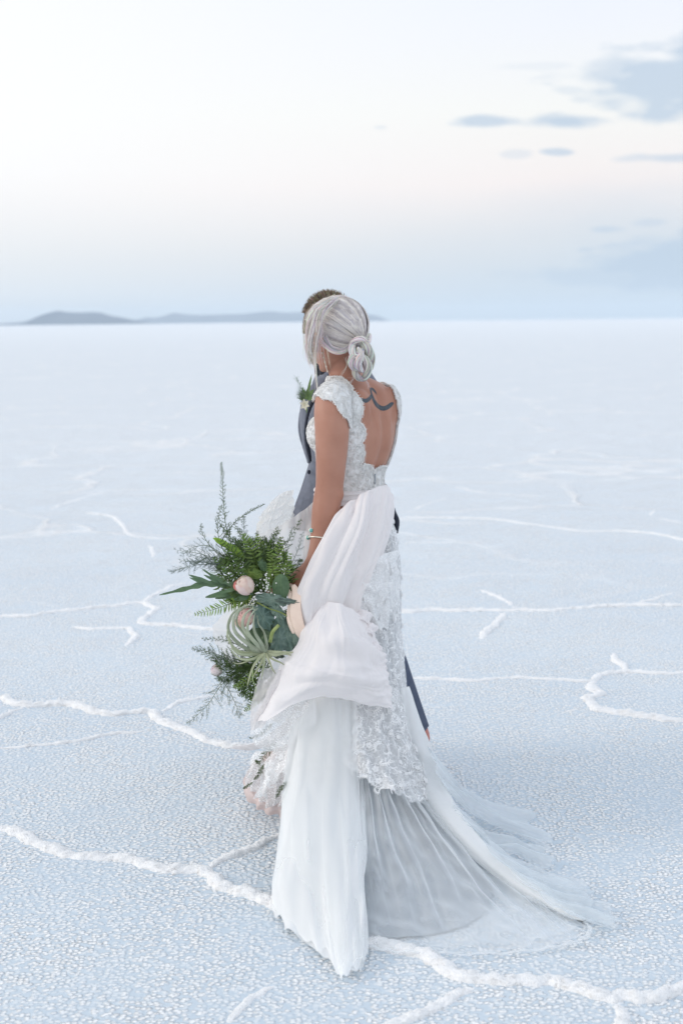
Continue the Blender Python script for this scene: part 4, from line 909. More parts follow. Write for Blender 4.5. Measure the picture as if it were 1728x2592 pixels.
layer('tulle_column', COLG, 260, 120, M_TUL, pl(260, 120, 4, .009, 5, .3, .8)+pl(260, 120, 10, .0016, 5, .3, .8)+fb(260, 120, 2, 1.2, .010, 6), seed=3, hem=.03)
C2 = [[(x-2 if j else x, y-6, Y+.015) if Y != 'g' else (x, y-4, 'g', (r[0] if r else .006)+.008) for j, (x, y, Y, *r) in enumerate(g)] for g in COLG]
layer('tulle_column', C2, 220, 100, M_TUL, pl(220, 100, 6, .003, 15, .3, .8)+fb(220, 100, 2.5, 1.5, .010, 16), seed=8, hem=.045)
TG = [[(905, 1850, 4.30), (915, 1990, 'g', .22), (922, 2150, 'g', .13), (925, 2270, 'g', .06), (930, 2395, 'g')],
 [(935, 1870, 4.31), (950, 2010, 'g', .20), (975, 2160, 'g', .12), (1000, 2290, 'g', .06), (1030, 2408, 'g')],
 [(965, 1880, 4.33), (1000, 2020, 'g', .19), (1060, 2170, 'g', .11), (1120, 2300, 'g', .05), (1180, 2413, 'g')],
 [(1000, 1890, 4.36), (1050, 2030, 'g', .17), (1150, 2180, 'g', .09), (1240, 2300, 'g', .035), (1330, 2406, 'g')],
 [(1030, 1900, 4.43), (1095, 2040, 'g', .12), (1220, 2190, 'g', .035), (1340, 2300, 'g', .015), (1430, 2388, 'g')],
 [(1045, 1900, 4.48), (1120, 2040, 'g', .09), (1260, 2195, 'g', .02), (1390, 2300, 'g', .012), (1490, 2362, 'g')]]
_, ST = layer('tulle_train', TG, 200, 110, M_SHEER, pl(200, 110, 8, .013, 25, .6, .6)*np.linspace(1, .1, 110)[None]**.6+fb(200, 110, 4, 3, .006, 26), seed=5, hem=.012)
T2 = [[(x-8, y-12, Y+.02) if Y != 'g' else (x-14, y-22, 'g', (r[0]*.8 if r else .006)) for (x, y, Y, *r) in g] for g in TG]
layer('tulle_train', T2, 200, 110, M_SHEER, pl(200, 110, 7, .006, 35, .5, .6)*np.linspace(1, .2, 110)[None]**.6+fb(200, 110, 6, 4, .008, 36), seed=15, hem=.03)
M_FOLD = fabric('tulle_fold', (.94, .96, .97), .38, .4, .3)
# hem line of the train
mb = MB(); H_ = crv([G(x, y, .010) for x, y in [(905, 2384), (960, 2402), (1030, 2409), (1180, 2414), (1330, 2407), (1430, 2390), (1480, 2372), (1492, 2350), (1480, 2335)]], 90)
for a_ in range(len(H_)): H_[a_][2] += .003*math.sin(a_*.9)
tube(mb, H_, [.0025, .005, .004, .005, .007, .007, .003], 8, flat=.5); mb.build('train_hem', M_FOLD, gown)
# the thick rolled fold that leads to the tip of the train
RP = [(1022, 1740, 4.46, 14), (1036, 1820, 4.44, 26), (1056, 1900, 4.41, 36), (1078, 1965, 4.36, 38), (1109, 2028, 4.20, 35), (1155, 2092, 4.08, 31), (1223, 2163, 3.96, 27), (1316, 2238, 3.82, 24), (1392, 2283, 3.73, 22), (1448, 2318, 3.66, 19), (1482, 2346, 3.62, 12)]
A_ = np.array(crv([(*P(x, y, Y), r*mpp(Y)) for x, y, Y, r in RP], 110)); rr = A_[:, 3]; pA = A_[:, :3]; T = np.gradient(pA, axis=0); T /= np.linalg.norm(T, axis=1)[:, None]
up_ = np.array([0, 0, 1.]); s_ = np.cross(T, up_); s_ /= np.linalg.norm(s_, axis=1)[:, None]; n_ = np.cross(s_, T); th = np.linspace(0, 2*math.pi, 48)
w_ = 1+.07*np.sin(th[:, None]*5+np.linspace(0, 7, 110)[None]*1.1)+.05*fbm(th[:, None]*1.2, np.linspace(0, 5, 110)[None], 61, 3)
S = pA[None]+(np.cos(th)[:, None]*rr[None]*w_)[..., None]*s_[None]+(np.sin(th)[:, None]*rr[None]*w_)[..., None]*n_[None]*.9
cloth('rolled_train', S, M_ROLL, gown)
# veils fanning out on the salt to the right
FG_ = [[(1085, 1890, 'g', .27), (1150, 1975, 'g', .12), (1230, 2030, 'g', .05), (1345, 2052, 'g', .01)],
 [(1105, 1945, 'g', .24), (1175, 2030, 'g', .11), (1265, 2085, 'g', .05), (1392, 2126, 'g', .012)],
 [(1130, 2010, 'g', .18), (1205, 2085, 'g', .09), (1280, 2118, 'g', .04), (1385, 2150, 'g', .01)],
 [(1160, 2060, 'g', .13), (1240, 2130, 'g', .07), (1310, 2160, 'g', .03), (1392, 2200, 'g', .01)],
 [(1210, 2110, 'g', .10), (1290, 2165, 'g', .05), (1350, 2195, 'g', .025), (1445, 2222, 'g', .012)],
 [(1270, 2170, 'g', .08), (1340, 2215, 'g', .045), (1400, 2240, 'g', .025), (1500, 2262, 'g', .010)],
 [(1340, 2230, 'g', .06), (1400, 2265, 'g', .035), (1460, 2285, 'g', .02), (1558, 2325, 'g', .010)],
 [(1400, 2280, 'g', .04), (1440, 2300, 'g', .03), (1480, 2320, 'g', .02), (1530, 2345, 'g', .008)]]
FA = [[(1080, 1880, 'g', .29), (1140, 1965, 'g', .13), (1225, 2030, 'g', .05), (1340, 2050, 'g', .012)], [(1095, 1915, 'g', .27), (1160, 2000, 'g', .12), (1240, 2050, 'g', .06), (1342, 2078, 'g', .014)], [(1105, 1950, 'g', .24), (1180, 2035, 'g', .11), (1275, 2085, 'g', .06), (1393, 2122, 'g', .014)], [(1120, 1985, 'g', .20), (1195, 2065, 'g', .09), (1285, 2105, 'g', .04), (1390, 2150, 'g', .01)]]
layer('tulle_fan', FA, 140, 70, M_SHEER2, pl(140, 70, 2.5, .010, 45, .5, 1.)+fb(140, 70, 2, 2, .006, 46), seed=6, hem=.02)
FB_ = [[(1140, 2030, 'g', .16), (1210, 2090, 'g', .09), (1290, 2118, 'g', .05), (1370, 2150, 'g', .016)], [(1160, 2060, 'g', .14), (1240, 2125, 'g', .08), (1310, 2145, 'g', .05), (1390, 2172, 'g', .016)], [(1185, 2090, 'g', .12), (1260, 2150, 'g', .06), (1325, 2170, 'g', .035), (1385, 2205, 'g', .01)]]
layer('tulle_fan', FB_, 110, 60, M_SHEER2, pl(110, 60, 2, .010, 55, .5, 1.)+fb(110, 60, 2, 2, .006, 56), seed=16, hem=.02)
FC = [[(1225, 2120, 'g', .10), (1300, 2170, 'g', .06), (1370, 2205, 'g', .04), (1438, 2222, 'g', .02)], [(1260, 2160, 'g', .09), (1330, 2205, 'g', .055), (1400, 2235, 'g', .035), (1500, 2258, 'g', .016)], [(1310, 2205, 'g', .07), (1375, 2245, 'g', .045), (1435, 2268, 'g', .03), (1515, 2288, 'g', .014)], [(1360, 2245, 'g', .05), (1415, 2275, 'g', .035), (1470, 2292, 'g', .025), (1560, 2322, 'g', .010)], [(1400, 2280, 'g', .04), (1440, 2302, 'g', .03), (1480, 2322, 'g', .02), (1540, 2340, 'g', .008)]]
layer('tulle_fan', FC, 160, 60, M_SHEER2, pl(160, 60, 4, .009, 65, .5, 1.)+fb(160, 60, 3, 2, .005, 66), seed=26, hem=.025)
layer('tulle_fan', [[(x-10, y+6, 'g', r+.01) for (x, y, _, r) in g] for g in FC], 160, 60, M_SHEER2, pl(160, 60, 3, .009, 75, .5, 1.)+fb(160, 60, 3, 2, .005, 76), seed=36, hem=.03)
# lace tier with scalloped hem
LT = [[(742, 1800, 4.34), (715, 1850, 4.32), (682, 1920, 4.28), (650, 2012, 4.20)], [(762, 1775, 4.32), (747, 1840, 4.29), (728, 1900, 4.26), (707, 1985, 4.20)], [(790, 1750, 4.36), (785, 1820, 4.32), (780, 1870, 4.28), (776, 1920, 4.24)],
 [(840, 1735, 4.35), (838, 1810, 4.31), (836, 1860, 4.28), (835, 1905, 4.25)], [(888, 1735, 4.28), (892, 1810, 4.24), (897, 1880, 4.19), (905, 1955, 4.12)], [(940, 1735, 4.29), (955, 1830, 4.24), (970, 1915, 4.18), (985, 2003, 4.08)],
 [(985, 1740, 4.36), (1005, 1840, 4.31), (1022, 1920, 4.25), (1042, 2020, 4.14)], [(1008, 1745, 4.44), (1035, 1850, 4.40), (1058, 1930, 4.33), (1085, 2035, 4.20)]]
_, SLT = layer('lace_tier', LT, 260, 110, M_LACE, pl(260, 110, 11, .010, 65, .3, 1.)+fb(260, 110, 6, 3, .006, 66), seed=7, hem=.03)
# side panel of lace
LP_ = [[(905, 1325, 4.42), (892, 1500, 4.38), (905, 1640, 4.35), (938, 1790, 4.30)], [(950, 1290, 4.49), (955, 1450, 4.45), (962, 1620, 4.41), (980, 1790, 4.36)], [(972, 1270, 4.56), (997, 1400, 4.53), (1004, 1600, 4.50), (1014, 1790, 4.46)],
 [(974, 1265, 4.64), (1007, 1400, 4.65), (1014, 1600, 4.66), (1028, 1790, 4.62)], [(965, 1262, 4.72), (990, 1400, 4.75), (998, 1600, 4.80), (1010, 1790, 4.82)]]
_, SLP = layer('lace_panel', LP_, 170, 140, M_LACE, pl(170, 140, 9, .006, 75, .5, 1.)+fb(170, 140, 5, 4, .004, 76), seed=9)
VL = [[(752, 1765, 4.25), (735, 1850, 4.19), (722, 1960, 4.12), (706, 2100, 'g', .15), (680, 2296, 'g', .012)], [(790, 1745, 4.22), (782, 1850, 4.15), (778, 1960, 4.09), (776, 2130, 'g', .15), (786, 2385, 'g', .012)], [(835, 1735, 4.20), (832, 1850, 4.13), (830, 1960, 4.07), (830, 2150, 'g', .15), (842, 2430, 'g', .012)], [(872, 1740, 4.21), (872, 1850, 4.14), (875, 1960, 4.08), (882, 2160, 'g', .145), (880, 2468, 'g', .012)], [(900, 1760, 4.24), (904, 1850, 4.18), (910, 1970, 4.10), (922, 2150, 'g', .13), (926, 2428, 'g', .012)]]
layer('tulle_veil', VL, 140, 110, fabric('veil_tulle', (.98, .99, .99), .26, .35, .35), pl(140, 110, 3, .006, 85, .3, 1.)+fb(140, 110, 1.5, 1.5, .008, 86), floor=False, seed=46, hem=.05)
def rosette(mb, p, n_, r, rot):
    n_ = n_/np.linalg.norm(n_); u_ = np.cross(n_, [0, 0, 1.]); u_ /= np.linalg.norm(u_)+1e-9; w_ = np.cross(n_, u_)
    for ring, (k_, rr_, off) in enumerate(((7, 1, 0), (5, .55, .4))):
        for k in range(k_):
            a = rot+2*math.pi*(k+off)/k_; d = u_*math.cos(a)+w_*math.sin(a); e = -u_*math.sin(a)+w_*math.cos(a); c0 = p+n_*(.002+.002*ring)
            loop = [c0+d*r*rr_*(.15+.85*math.sin(q*math.pi)**.8)+e*r*rr_*.40*math.sin(q*2*math.pi)*-1+n_*.0015*math.sin(q*math.pi) for q in np.linspace(0, 1, 9)]
            tube(mb, loop, .00105, 4, cap=False)
            if ring: mb.add(loop, [tuple(range(9))])
def spray(mb, p, n_, r, rot):
    n_ = n_/np.linalg.norm(n_); u_ = np.cross(n_, [0, 0, 1.]); u_ /= np.linalg.norm(u_)+1e-9; w_ = np.cross(n_, u_); pts_ = []
    for t in np.linspace(0, 1, 9):
        a = rot+t*1.5; pts_.append(p+n_*.002+(u_*math.cos(a)+w_*math.sin(a))*r*t*1.8)
    tube(mb, pts_, .0009, 4, cap=False)
    for i in range(2, 9):
        for sg in (-1, 1):
            d = pts_[i]-pts_[i-1]; d /= np.linalg.norm(d)+1e-9; e = np.cross(n_, d)*sg; c = pts_[i]; L_ = r*.38
            mb.add([c, c+(d*.5+e*.45)*L_, c+(d*.8+e)*L_, c+(d*.1+e*.75)*L_], [(0, 1, 2, 3)])
mb = MB()
def scatter(S_, n, r0, r1, vlo=0, vhi=1, seed=0, gap=.02):
    r = np.random.default_rng(seed); Nn = normals(S_); done = []
    for k in range(n*6):
        if len(done) >= n: break
        i = r.integers(2, S_.shape[0]-2)
        if seed == 1 and .10 < i/S_.shape[0] < .54: continue
        j = int((vlo+(vhi-vlo)*r.random())*(S_.shape[1]-3))+1; p = S_[i, j]; nn = Nn[i, j]
        if nn[1] > 0: nn = -nn
        if any(np.linalg.norm(p-q) < gap for q in done): continue
        done.append(p); rr_ = r.uniform(r0, r1)
        (rosette if r.random() < .22 else spray)(mb, p, nn, rr_, r.uniform(0, 6.28))
scatter(SLT, 170, .009, .019, .03, .97, 1, .019); scatter(SLP, 170, .008, .014, 0, 1, 2, .016)
# dense scalloped border along the lace hem
Nn = normals(SLT)
for i in [k_ for k_ in range(3, 257, 4) if not .10 < k_/260 < .54]:
    for dj in (0, 5): p = SLT[i, 108-dj]; n_ = Nn[i, 108-dj]; n_ = -n_ if n_[1] > 0 else n_; spray(mb, p, n_, RNG.uniform(.007, .014), i*.7+dj)
mb.build('lace_flowers', M_MOTIF, gown, smooth=False)
# sash round the waist
rows = []
for t in np.linspace(0, 2*math.pi, 96, endpoint=False):
    r_ = []
    for k in range(15):
        f = k/14; c = P(888, 1232+f*36, YB); a, b_ = .134, .100; bulge = .005*abs(math.sin(f*math.pi*3+.6*math.sin(t*2)))+.004
        r_.append(tuple(c+LB*((a+bulge)*math.cos(t))+FB*((b_+bulge)*math.sin(t))))
    rows.append(r_)
cloth('sash', np.array(rows), M_CHIF, gown, closed=True, floor=False)
# chiffon streaming from the back of the waist
CS = [[(872, 1292, 4.40), (850, 1328, 4.36), (815, 1385, 4.32), (776, 1465, 4.29), (757, 1530, 4.28), (770, 1590, 4.29)],
 [(896, 1270, 4.39), (878, 1325, 4.33), (840, 1410, 4.28), (800, 1490, 4.25), (783, 1550, 4.24), (796, 1610, 4.26)],
 [(926, 1247, 4.40), (908, 1330, 4.34), (870, 1425, 4.29), (838, 1500, 4.26), (822, 1550, 4.26), (830, 1620, 4.27)],
 [(958, 1231, 4.44), (945, 1320, 4.37), (912, 1420, 4.32), (880, 1495, 4.30), (862, 1545, 4.29), (865, 1620, 4.29)],
 [(978, 1236, 4.49), (978, 1290, 4.43), (945, 1390, 4.37), (920, 1450, 4.35), (895, 1510, 4.33), (888, 1600, 4.32)],
 [(986, 1262, 4.52), (978, 1310, 4.48), (955, 1400, 4.41), (930, 1460, 4.39), (902, 1515, 4.37), (895, 1600, 4.35)]]
nu, nv = 200, 120; u = np.linspace(0, 1, nu)[:, None]; v = np.linspace(0, 1, nv)[None]
d_ = .021*np.abs(np.sin(math.pi*(u*3.3+.22*np.sin(v*3+u*2))))**1.1*(.45+.75*np.sin(np.clip(v*1.1, 0, 1)*math.pi)**.6)+.006*np.abs(np.sin(math.pi*(u*8+.4*np.sin(v*4))))+fb(nu, nv, 3, 2, .006, 81)
layer('overskirt', CS, nu, nv, M_CHIF, -d_, seed=11, floor=False)
# loop at the top of the stream
LO = [[(878, 1285, 4.39), (868, 1305, 4.37), (868, 1325, 4.36)], [(890, 1278, 4.37), (884, 1300, 4.34), (878, 1328, 4.34)], [(905, 1275, 4.39), (898, 1300, 4.37), (890, 1318, 4.36)]]
layer('overskirt_loop', LO, 24, 24, M_CHIF, None, floor=False)
# caught-up puff of chiffon across the thigh
CP_ = [[(796, 1540, 4.25), (752, 1620, 4.23), (706, 1700, 4.22), (668, 1765, 4.22), (638, 1832, 4.23)],
 [(815, 1527, 4.24), (788, 1615, 4.19), (752, 1700, 4.16), (720, 1760, 4.15), (690, 1815, 4.16)],
 [(838, 1524, 4.23), (826, 1615, 4.16), (808, 1695, 4.12), (790, 1735, 4.12), (766, 1775, 4.14)],
 [(862, 1530, 4.23), (872, 1615, 4.15), (872, 1695, 4.12), (866, 1735, 4.12), (852, 1765, 4.15)],
 [(895, 1545, 4.26), (918, 1625, 4.19), (925, 1695, 4.16), (930, 1740, 4.16), (922, 1780, 4.18)],
 [(925, 1572, 4.31), (948, 1640, 4.25), (960, 1700, 4.23), (974, 1745, 4.23), (984, 1792, 4.25)],
 [(938, 1590, 4.38), (960, 1650, 4.33), (972, 1705, 4.31), (985, 1750, 4.31), (992, 1790, 4.32)]]
nu, nv = 220, 170; u = np.linspace(0, 1, nu)[:, None]; v = np.linspace(0, 1, nv)[None]
def crease(x, c, w): t = (x-c)/w; return np.exp(-np.clip(t, 0, 9)**2)*(t >= 0)+np.exp(-(t/.25)**2)*(t < 0)
d_ = .015*crease(v, .50+.10*(u-.6)**2+.02*np.sin(u*9), .22)*np.clip((u-.25)*4, 0, 1)+.014*crease(v, .26+.12*np.abs(u-.5), .12)*np.clip((u-.45)*4, 0, 1)+.011*crease(v, .72-.3*(1-u), .10)*np.clip((.7-u)*3, 0, 1)+.012*crease(u, .42+.12*v, .18)*np.clip((v-.4)*4, 0, 1)*.6+fb(nu, nv, 3.2, 2.6, .008, 91)+.004*np.sin(u*30+v*6)*np.clip(v*2-1, 0, 1)
d_ = d_*(1-.7*v**4)+.0011*np.sin(u*95+6*fbm(u*3, v*1.2, 88, 2))*np.clip(1.1-v, 0, 1)*np.clip(v*5, 0, 1)+.0022*np.sin(v*60+10*u+5*fbm(u*2, v*2, 89, 2))*np.clip(u*2-.9, 0, 1)
layer('overskirt_puff', CP_, nu, nv, M_CHIF, -d_, seed=12, floor=False, hem=.008)
# gathered ruffles at its right edge
for k, (x, y, w_) in enumerate([(935, 1588, 15), (945, 1640, 18), (958, 1690, 15), (925, 1558, 12)]):
    RF = [[(x-14, y-16, 4.33), (x+w_*.6, y-12, 4.30), (x+w_+6, y+2, 4.33), (x+w_*.5, y+16, 4.36), (x-10, y+12, 4.36)], [(x-22, y-4, 4.30), (x+w_*.2, y-2, 4.275), (x+w_-4, y+10, 4.30), (x+w_*.2, y+22, 4.33), (x-20, y+20, 4.33)], [(x-26, y+14, 4.28), (x-6, y+12, 4.26), (x+8, y+20, 4.285), (x+2, y+30, 4.30), (x-22, y+32, 4.30)]]
    layer('ruffle', RF, 30, 40, M_CHIF, fb(30, 40, 2, 3, .004, 95+k), floor=False)
layer('overskirt_corner', [[(668, 1690, 4.21), (645, 1745, 4.21), (634, 1795, 4.22), (634, 1850, 4.24)], [(705, 1694, 4.20), (680, 1750, 4.19), (662, 1800, 4.20), (650, 1845, 4.22)], [(742, 1690, 4.21), (715, 1750, 4.20), (690, 1795, 4.20), (668, 1838, 4.22)]], 50, 50, M_CHIF2, fb(50, 50, 2, 2, .008, 99), floor=False)
# lace edge falling below the puff on the left
layer('lace_fall', [[(634, 1828, 4.27), (636, 1865, 4.28), (660, 1895, 4.30), (700, 1905, 4.31)], [(680, 1806, 4.24), (690, 1850, 4.24), (708, 1880, 4.25), (728, 1895, 4.27)], [(745, 1770, 4.22), (748, 1810, 4.21), (752, 1840, 4.22), (748, 1870, 4.24)], [(800, 1745, 4.22), (800, 1775, 4.20), (800, 1800, 4.20), (800, 1830, 4.21)]], 90, 50, M_LACED, fb(90, 50, 5, 3, .006, 101), floor=False)
# flap of lace thrown over the chiffon
_, SF = layer('lace_flap', [[(893, 1436, 4.33), (900, 1475, 4.32), (905, 1505, 4.33), (925, 1560, 4.35)], [(915, 1428, 4.34), (925, 1480, 4.33), (935, 1520, 4.35), (955, 1590, 4.38)], [(950, 1412, 4.37), (955, 1470, 4.36), (965, 1520, 4.38), (968, 1600, 4.41)], [(985, 1398, 4.42), (985, 1450, 4.41), (988, 1510, 4.43), (985, 1580, 4.46)], [(1008, 1392, 4.50), (1006, 1450, 4.50), (1005, 1500, 4.52), (1000, 1560, 4.54)]], 90, 70, M_FLAP, fb(90, 70, 4, 3, .009, 103)+.007*np.sin(np.linspace(0, 18, 90))[:, None]*np.linspace(.2, 1, 70)[None], floor=False, hem=.03, seed=21)
layer('lace_flap', [[(862, 1530, 4.34), (880, 1500, 4.35), (900, 1470, 4.36)], [(885, 1548, 4.33), (905, 1520, 4.34), (925, 1490, 4.36)], [(915, 1570, 4.34), (930, 1545, 4.35), (945, 1510, 4.37)]], 50, 40, M_FLAP, fb(50, 40, 3, 3, .006, 104), floor=False)
mb = MB(); scatter(SF, 70, .007, .013, 0, 1, 5, .012); mb.build('lace_flowers', M_MOTIF, gown, smooth=False)
# front of the skirt blown out to the left, behind the bouquet
layer('skirt_front', [[(652, 1390, 4.66), (592, 1500, 4.68), (538, 1588, 4.68), (556, 1655, 4.66)], [(672, 1348, 4.60), (650, 1480, 4.58), (622, 1600, 4.56), (612, 1700, 4.56)], [(712, 1328, 4.56), (705, 1480, 4.52), (690, 1640, 4.48), (672, 1800, 4.46)], [(770, 1290, 4.55), (765, 1450, 4.50), (750, 1640, 4.46), (728, 1840, 4.40)], [(806, 1258, 4.57), (800, 1450, 4.50), (790, 1640, 4.44), (770, 1830, 4.38)]], 140, 90, fabric('skirt_front', (.93, .92, .91), .70, .4, .4), pl(140, 90, 3, .012, 111, .3, .8)+fb(140, 90, 3, 3, .012, 112), floor=False, hem=.03, seed=31)
d_ = .010*np.sin(np.linspace(0, 11, 90))[:, None]*np.linspace(.3, 1, 50)[None]+fb(90, 50, 5, 4, .010, 114)
layer('front_ruffle', [[(742, 1240, 4.74), (745, 1285, 4.73), (738, 1330, 4.70)], [(718, 1246, 4.72), (715, 1300, 4.70), (712, 1345, 4.66)], [(690, 1266, 4.70), (682, 1315, 4.68), (676, 1356, 4.64)], [(668, 1296, 4.69), (660, 1335, 4.68), (656, 1372, 4.66)], [(650, 1325, 4.70), (644, 1352, 4.70), (640, 1385, 4.69)]], 90, 50, M_CREAM, d_, floor=False, hem=.01)
# loose ends below the bouquet: ribbon tail, lace hem and blush underhem
mb = MB(); A_ = crv([P(735, 1835, 4.32), P(705, 1856, 4.30), P(670, 1880, 4.30), P(632, 1892, 4.31), P(590, 1893, 4.33)], 30); tube(mb, A_, [.022, .020, .016, .012, .005], 14, flat=.35, up=(0, 1, .3)); mb.build('ribbon_tail', M_CHIF2, gown)
layer('lower_left_hem', [[(640, 1905, 4.40), (628, 1945, 4.40), (618, 1985, 'g', .09)], [(668, 1900, 4.36), (655, 1960, 4.36), (642, 2018, 'g', .07)], [(700, 1895, 4.33), (690, 1970, 4.31), (680, 2040, 'g', .06)], [(735, 1880, 4.32), (728, 1970, 4.29), (720, 2050, 'g', .07)]], 70, 50, M_LACED, pl(70, 50, 6, .010, 121, .2, 1.)+fb(70, 50, 3, 3, .006, 122), floor=True, hem=.03, seed=41)
layer('blush_underhem', [[(640, 1925, 4.46), (625, 1955, 4.48), (611, 1978, 'g', .07), (614, 1996, 'g', .03)], [(665, 1925, 4.44), (655, 1985, 'g', .09), (642, 2020, 'g', .06), (644, 2040, 'g', .02)], [(700, 1925, 4.42), (692, 2000, 'g', .09), (682, 2040, 'g', .05), (682, 2060, 'g', .015)], [(735, 1925, 4.40), (728, 2010, 'g', .09), (722, 2050, 'g', .05), (722, 2072, 'g', .01)]], 60, 40, M_PINK, pl(60, 40, 4, .008, 131, .2, 1.), floor=True)

# ------------------------------------------------------------------ the bouquet in her left hand
YQ = 4.33
bq = empty('bouquet', P(735, 1500, YQ), 'loose hanging bouquet of green ferns, blush bud and curly air plant in her hand', 'bouquet')
def gm(name, c1, c2, sc=70, tr=.3, rough=.5): return pbr(name, c1, c2, sc, rough, transl=tr, tint=True, spec=.35)
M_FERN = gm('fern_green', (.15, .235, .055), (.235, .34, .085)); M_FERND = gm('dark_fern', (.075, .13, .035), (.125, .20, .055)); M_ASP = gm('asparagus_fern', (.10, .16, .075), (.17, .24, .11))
M_ASPL = gm('pale_asparagus_fern', (.20, .27, .23), (.28, .34, .30)); M_BLUE = gm('blue_green_leaf', (.09, .155, .08), (.13, .21, .11), 50, .15); M_DUST = gm('dusty_leaf', (.135, .20, .165), (.21, .28, .225), 45, .12)
M_AIR = gm('air_plant_leaf', (.34, .38, .27), (.46, .50, .38), 30, .12, .7); M_STEM = gm('stem', (.10, .14, .05), (.15, .19, .08), 40, 0)
BW = P(735, 1500, YQ)
def bb(mb, name, mat): return mb.build(name, mat, bq, colors=True)
def rv(s=1.): return Vector(RNG.normal(0, s, 3))
def shade(lo=.7, hi=1.3): k = RNG.uniform(lo, hi); return (k, k*RNG.uniform(.95, 1.05), k*RNG.uniform(.9, 1.1))
def blade(mb, p0, p1, w, up=(0, -1, 0), bend=.1, n=7, col=None, prof=None, keel=.25):
    p0 = Vector(p0); p1 = Vector(p1); d = p1-p0; s_ = d.cross(Vector(up)); s_ = s_.normalized() if s_.length > 1e-9 else Vector((1, 0, 0)); n_ = s_.cross(d).normalized(); vs_ = []
    for i in range(n):
        f = i/(n-1); ww = w*(prof(f) if prof else max(.03, math.sin(math.pi*f**.75))**.8); c_ = p0+d*f+n_*bend*math.sin(f*math.pi)*d.length
        for k in (-1, 0, 1): vs_.append(c_+s_*ww*k+n_*abs(k)*ww*keel)
    mb.add(vs_, grid_faces(n, 3), col or shade())
def sword(name, path, L_, n, w, mat, tilt=.9, droop=.2):
    """sword fern: a rachis with paired blades, longest in the lower third"""
    C = crv([pt(p) for p in path], n*2); mb = MB(); tube(mb, C, [.0016, .0012, .0005], 5, (.8, .75, .6)); T = np.gradient(C, axis=0)
    for i in range(2, n*2-1, 2):
        f = i/(n*2); t = Vector(T[i]).normalized(); s_ = t.cross(Vector((0, -1, .15))).normalized(); l_ = L_*(1-f)**.55*min(1, .35+f*4)
        for sg in (-1, 1):
            d = (s_*sg*tilt+t*RNG.uniform(.25, .65)+Vector((RNG.uniform(-.12, .12), RNG.uniform(-.3, .3), -droop*RNG.random()))).normalized(); blade(mb, C[i], Vector(C[i])+d*l_*RNG.uniform(.9, 1.08), w*(1-f*.45), (0, -1, RNG.uniform(-.4, .4)), RNG.uniform(-.08, .12), 6, shade(.75, 1.25))
    return bb(mb, name, mat)
def plumosus(name, path, L_, nb, mat, needle=.006, dens=16, r=.00035, planar=.35, asym=1.):
    """asparagus fern: side branches bristling with fine needles"""
    C = crv([pt(p) for p in path], nb*2); mb = MB(); tube(mb, C, [.0013, .0009, .0004], 4, (.9, .9, .7), cap=False); T = np.gradient(C, axis=0)
    for i in range(1, nb*2):
        f = i/(nb*2); t = Vector(T[i]).normalized(); s_ = t.cross(Vector((0, -1, .1))).normalized(); sg = 1 if i % 2 else -1
        l_ = L_*(1-f)**.6*min(1, .4+f*3)*RNG.uniform(.45, 1.15)*(asym if sg > 0 else 1)
        d = (s_*sg*RNG.uniform(.5, 1.1)+t*RNG.uniform(.2, 1.2)+Vector((RNG.uniform(-.3, .3), RNG.uniform(-planar, planar), RNG.uniform(-.3, .3)))).normalized(); p0 = Vector(C[i]); m = max(3, int(dens*l_/L_)); prev = p0; tp_ = t; cv_ = RNG.uniform(-.1, .5)
        for k in range(1, m+1):
            q = k/m; p = p0+d*l_*q+tp_*l_*cv_*q*q+rv(.0005); c_ = shade(.7, 1.3)
            tube(mb, [prev, p], r*1.4, 3, c_, cap=False)
            for sg2 in (-1, 1):
                e = (d.cross(Vector((0, -1, 0)))*sg2+d*.8+rv(.25)).normalized(); nl_ = needle*(1-q*.55)*RNG.uniform(.7, 1.2); tube(mb, [p, p+e*nl_], [r, r*.5], 3, c_, cap=False)
            prev = p
    return bb(mb, name, mat)
# --- the needle sprigs
plumosus('asparagus_sprig', [(592, 1400, 4.34), (572, 1330, 4.33), (566, 1270, 4.32), (563, 1210, 4.31), (560, 1172, 4.31)], .022, 26, M_ASP, .006, 7, .0005)
plumosus('asparagus_sprig', [(585, 1430, 4.33), (556, 1370, 4.32), (552, 1320, 4.31), (560, 1280, 4.31)], .024, 14, M_ASP, .007, 6, .0006)
plumosus('asparagus_sprig', [(560, 1370, 4.33), (592, 1325, 4.34), (630, 1296, 4.36), (668, 1276, 4.38)], .012, 22, M_ASP, .005, 4, .0006)
plumosus('asparagus_sprig', [(600, 1440, 4.32), (540, 1410, 4.31), (485, 1430, 4.30), (430, 1448, 4.30)], .055, 15, M_ASPL, .008, 12, .00035)
plumosus('asparagus_sprig', [(590, 1430, 4.33), (535, 1385, 4.33), (490, 1385, 4.33), (462, 1405, 4.33)], .045, 13, M_ASPL, .008, 12, .00035)
plumosus('asparagus_sprig', [(600, 1420, 4.30), (545, 1395, 4.29), (512, 1350, 4.29), (510, 1328, 4.29)], .022, 12, M_ASP, .007, 8, .0004)
plumosus('asparagus_sprig', [(650, 1440, 4.34), (622, 1390, 4.34), (618, 1345, 4.34), (617, 1312, 4.34)], .032, 14, M_ASPL, .008, 10, .0004)
plumosus('asparagus_sprig', [(680, 1470, 4.31), (705, 1420, 4.31), (730, 1370, 4.31), (760, 1318, 4.32)], .034, 16, M_ASP, .009, 10, .0006)
plumosus('asparagus_sprig', [(700, 1480, 4.33), (730, 1440, 4.33), (755, 1390, 4.33), (765, 1350, 4.34)], .030, 12, M_ASPL, .007, 9, .0004)
plumosus('asparagus_sprig', [(700, 1480, 4.32), (735, 1455, 4.32), (755, 1430, 4.32), (762, 1418, 4.32)], .022, 12, M_FERND, .008, 9, .0006)
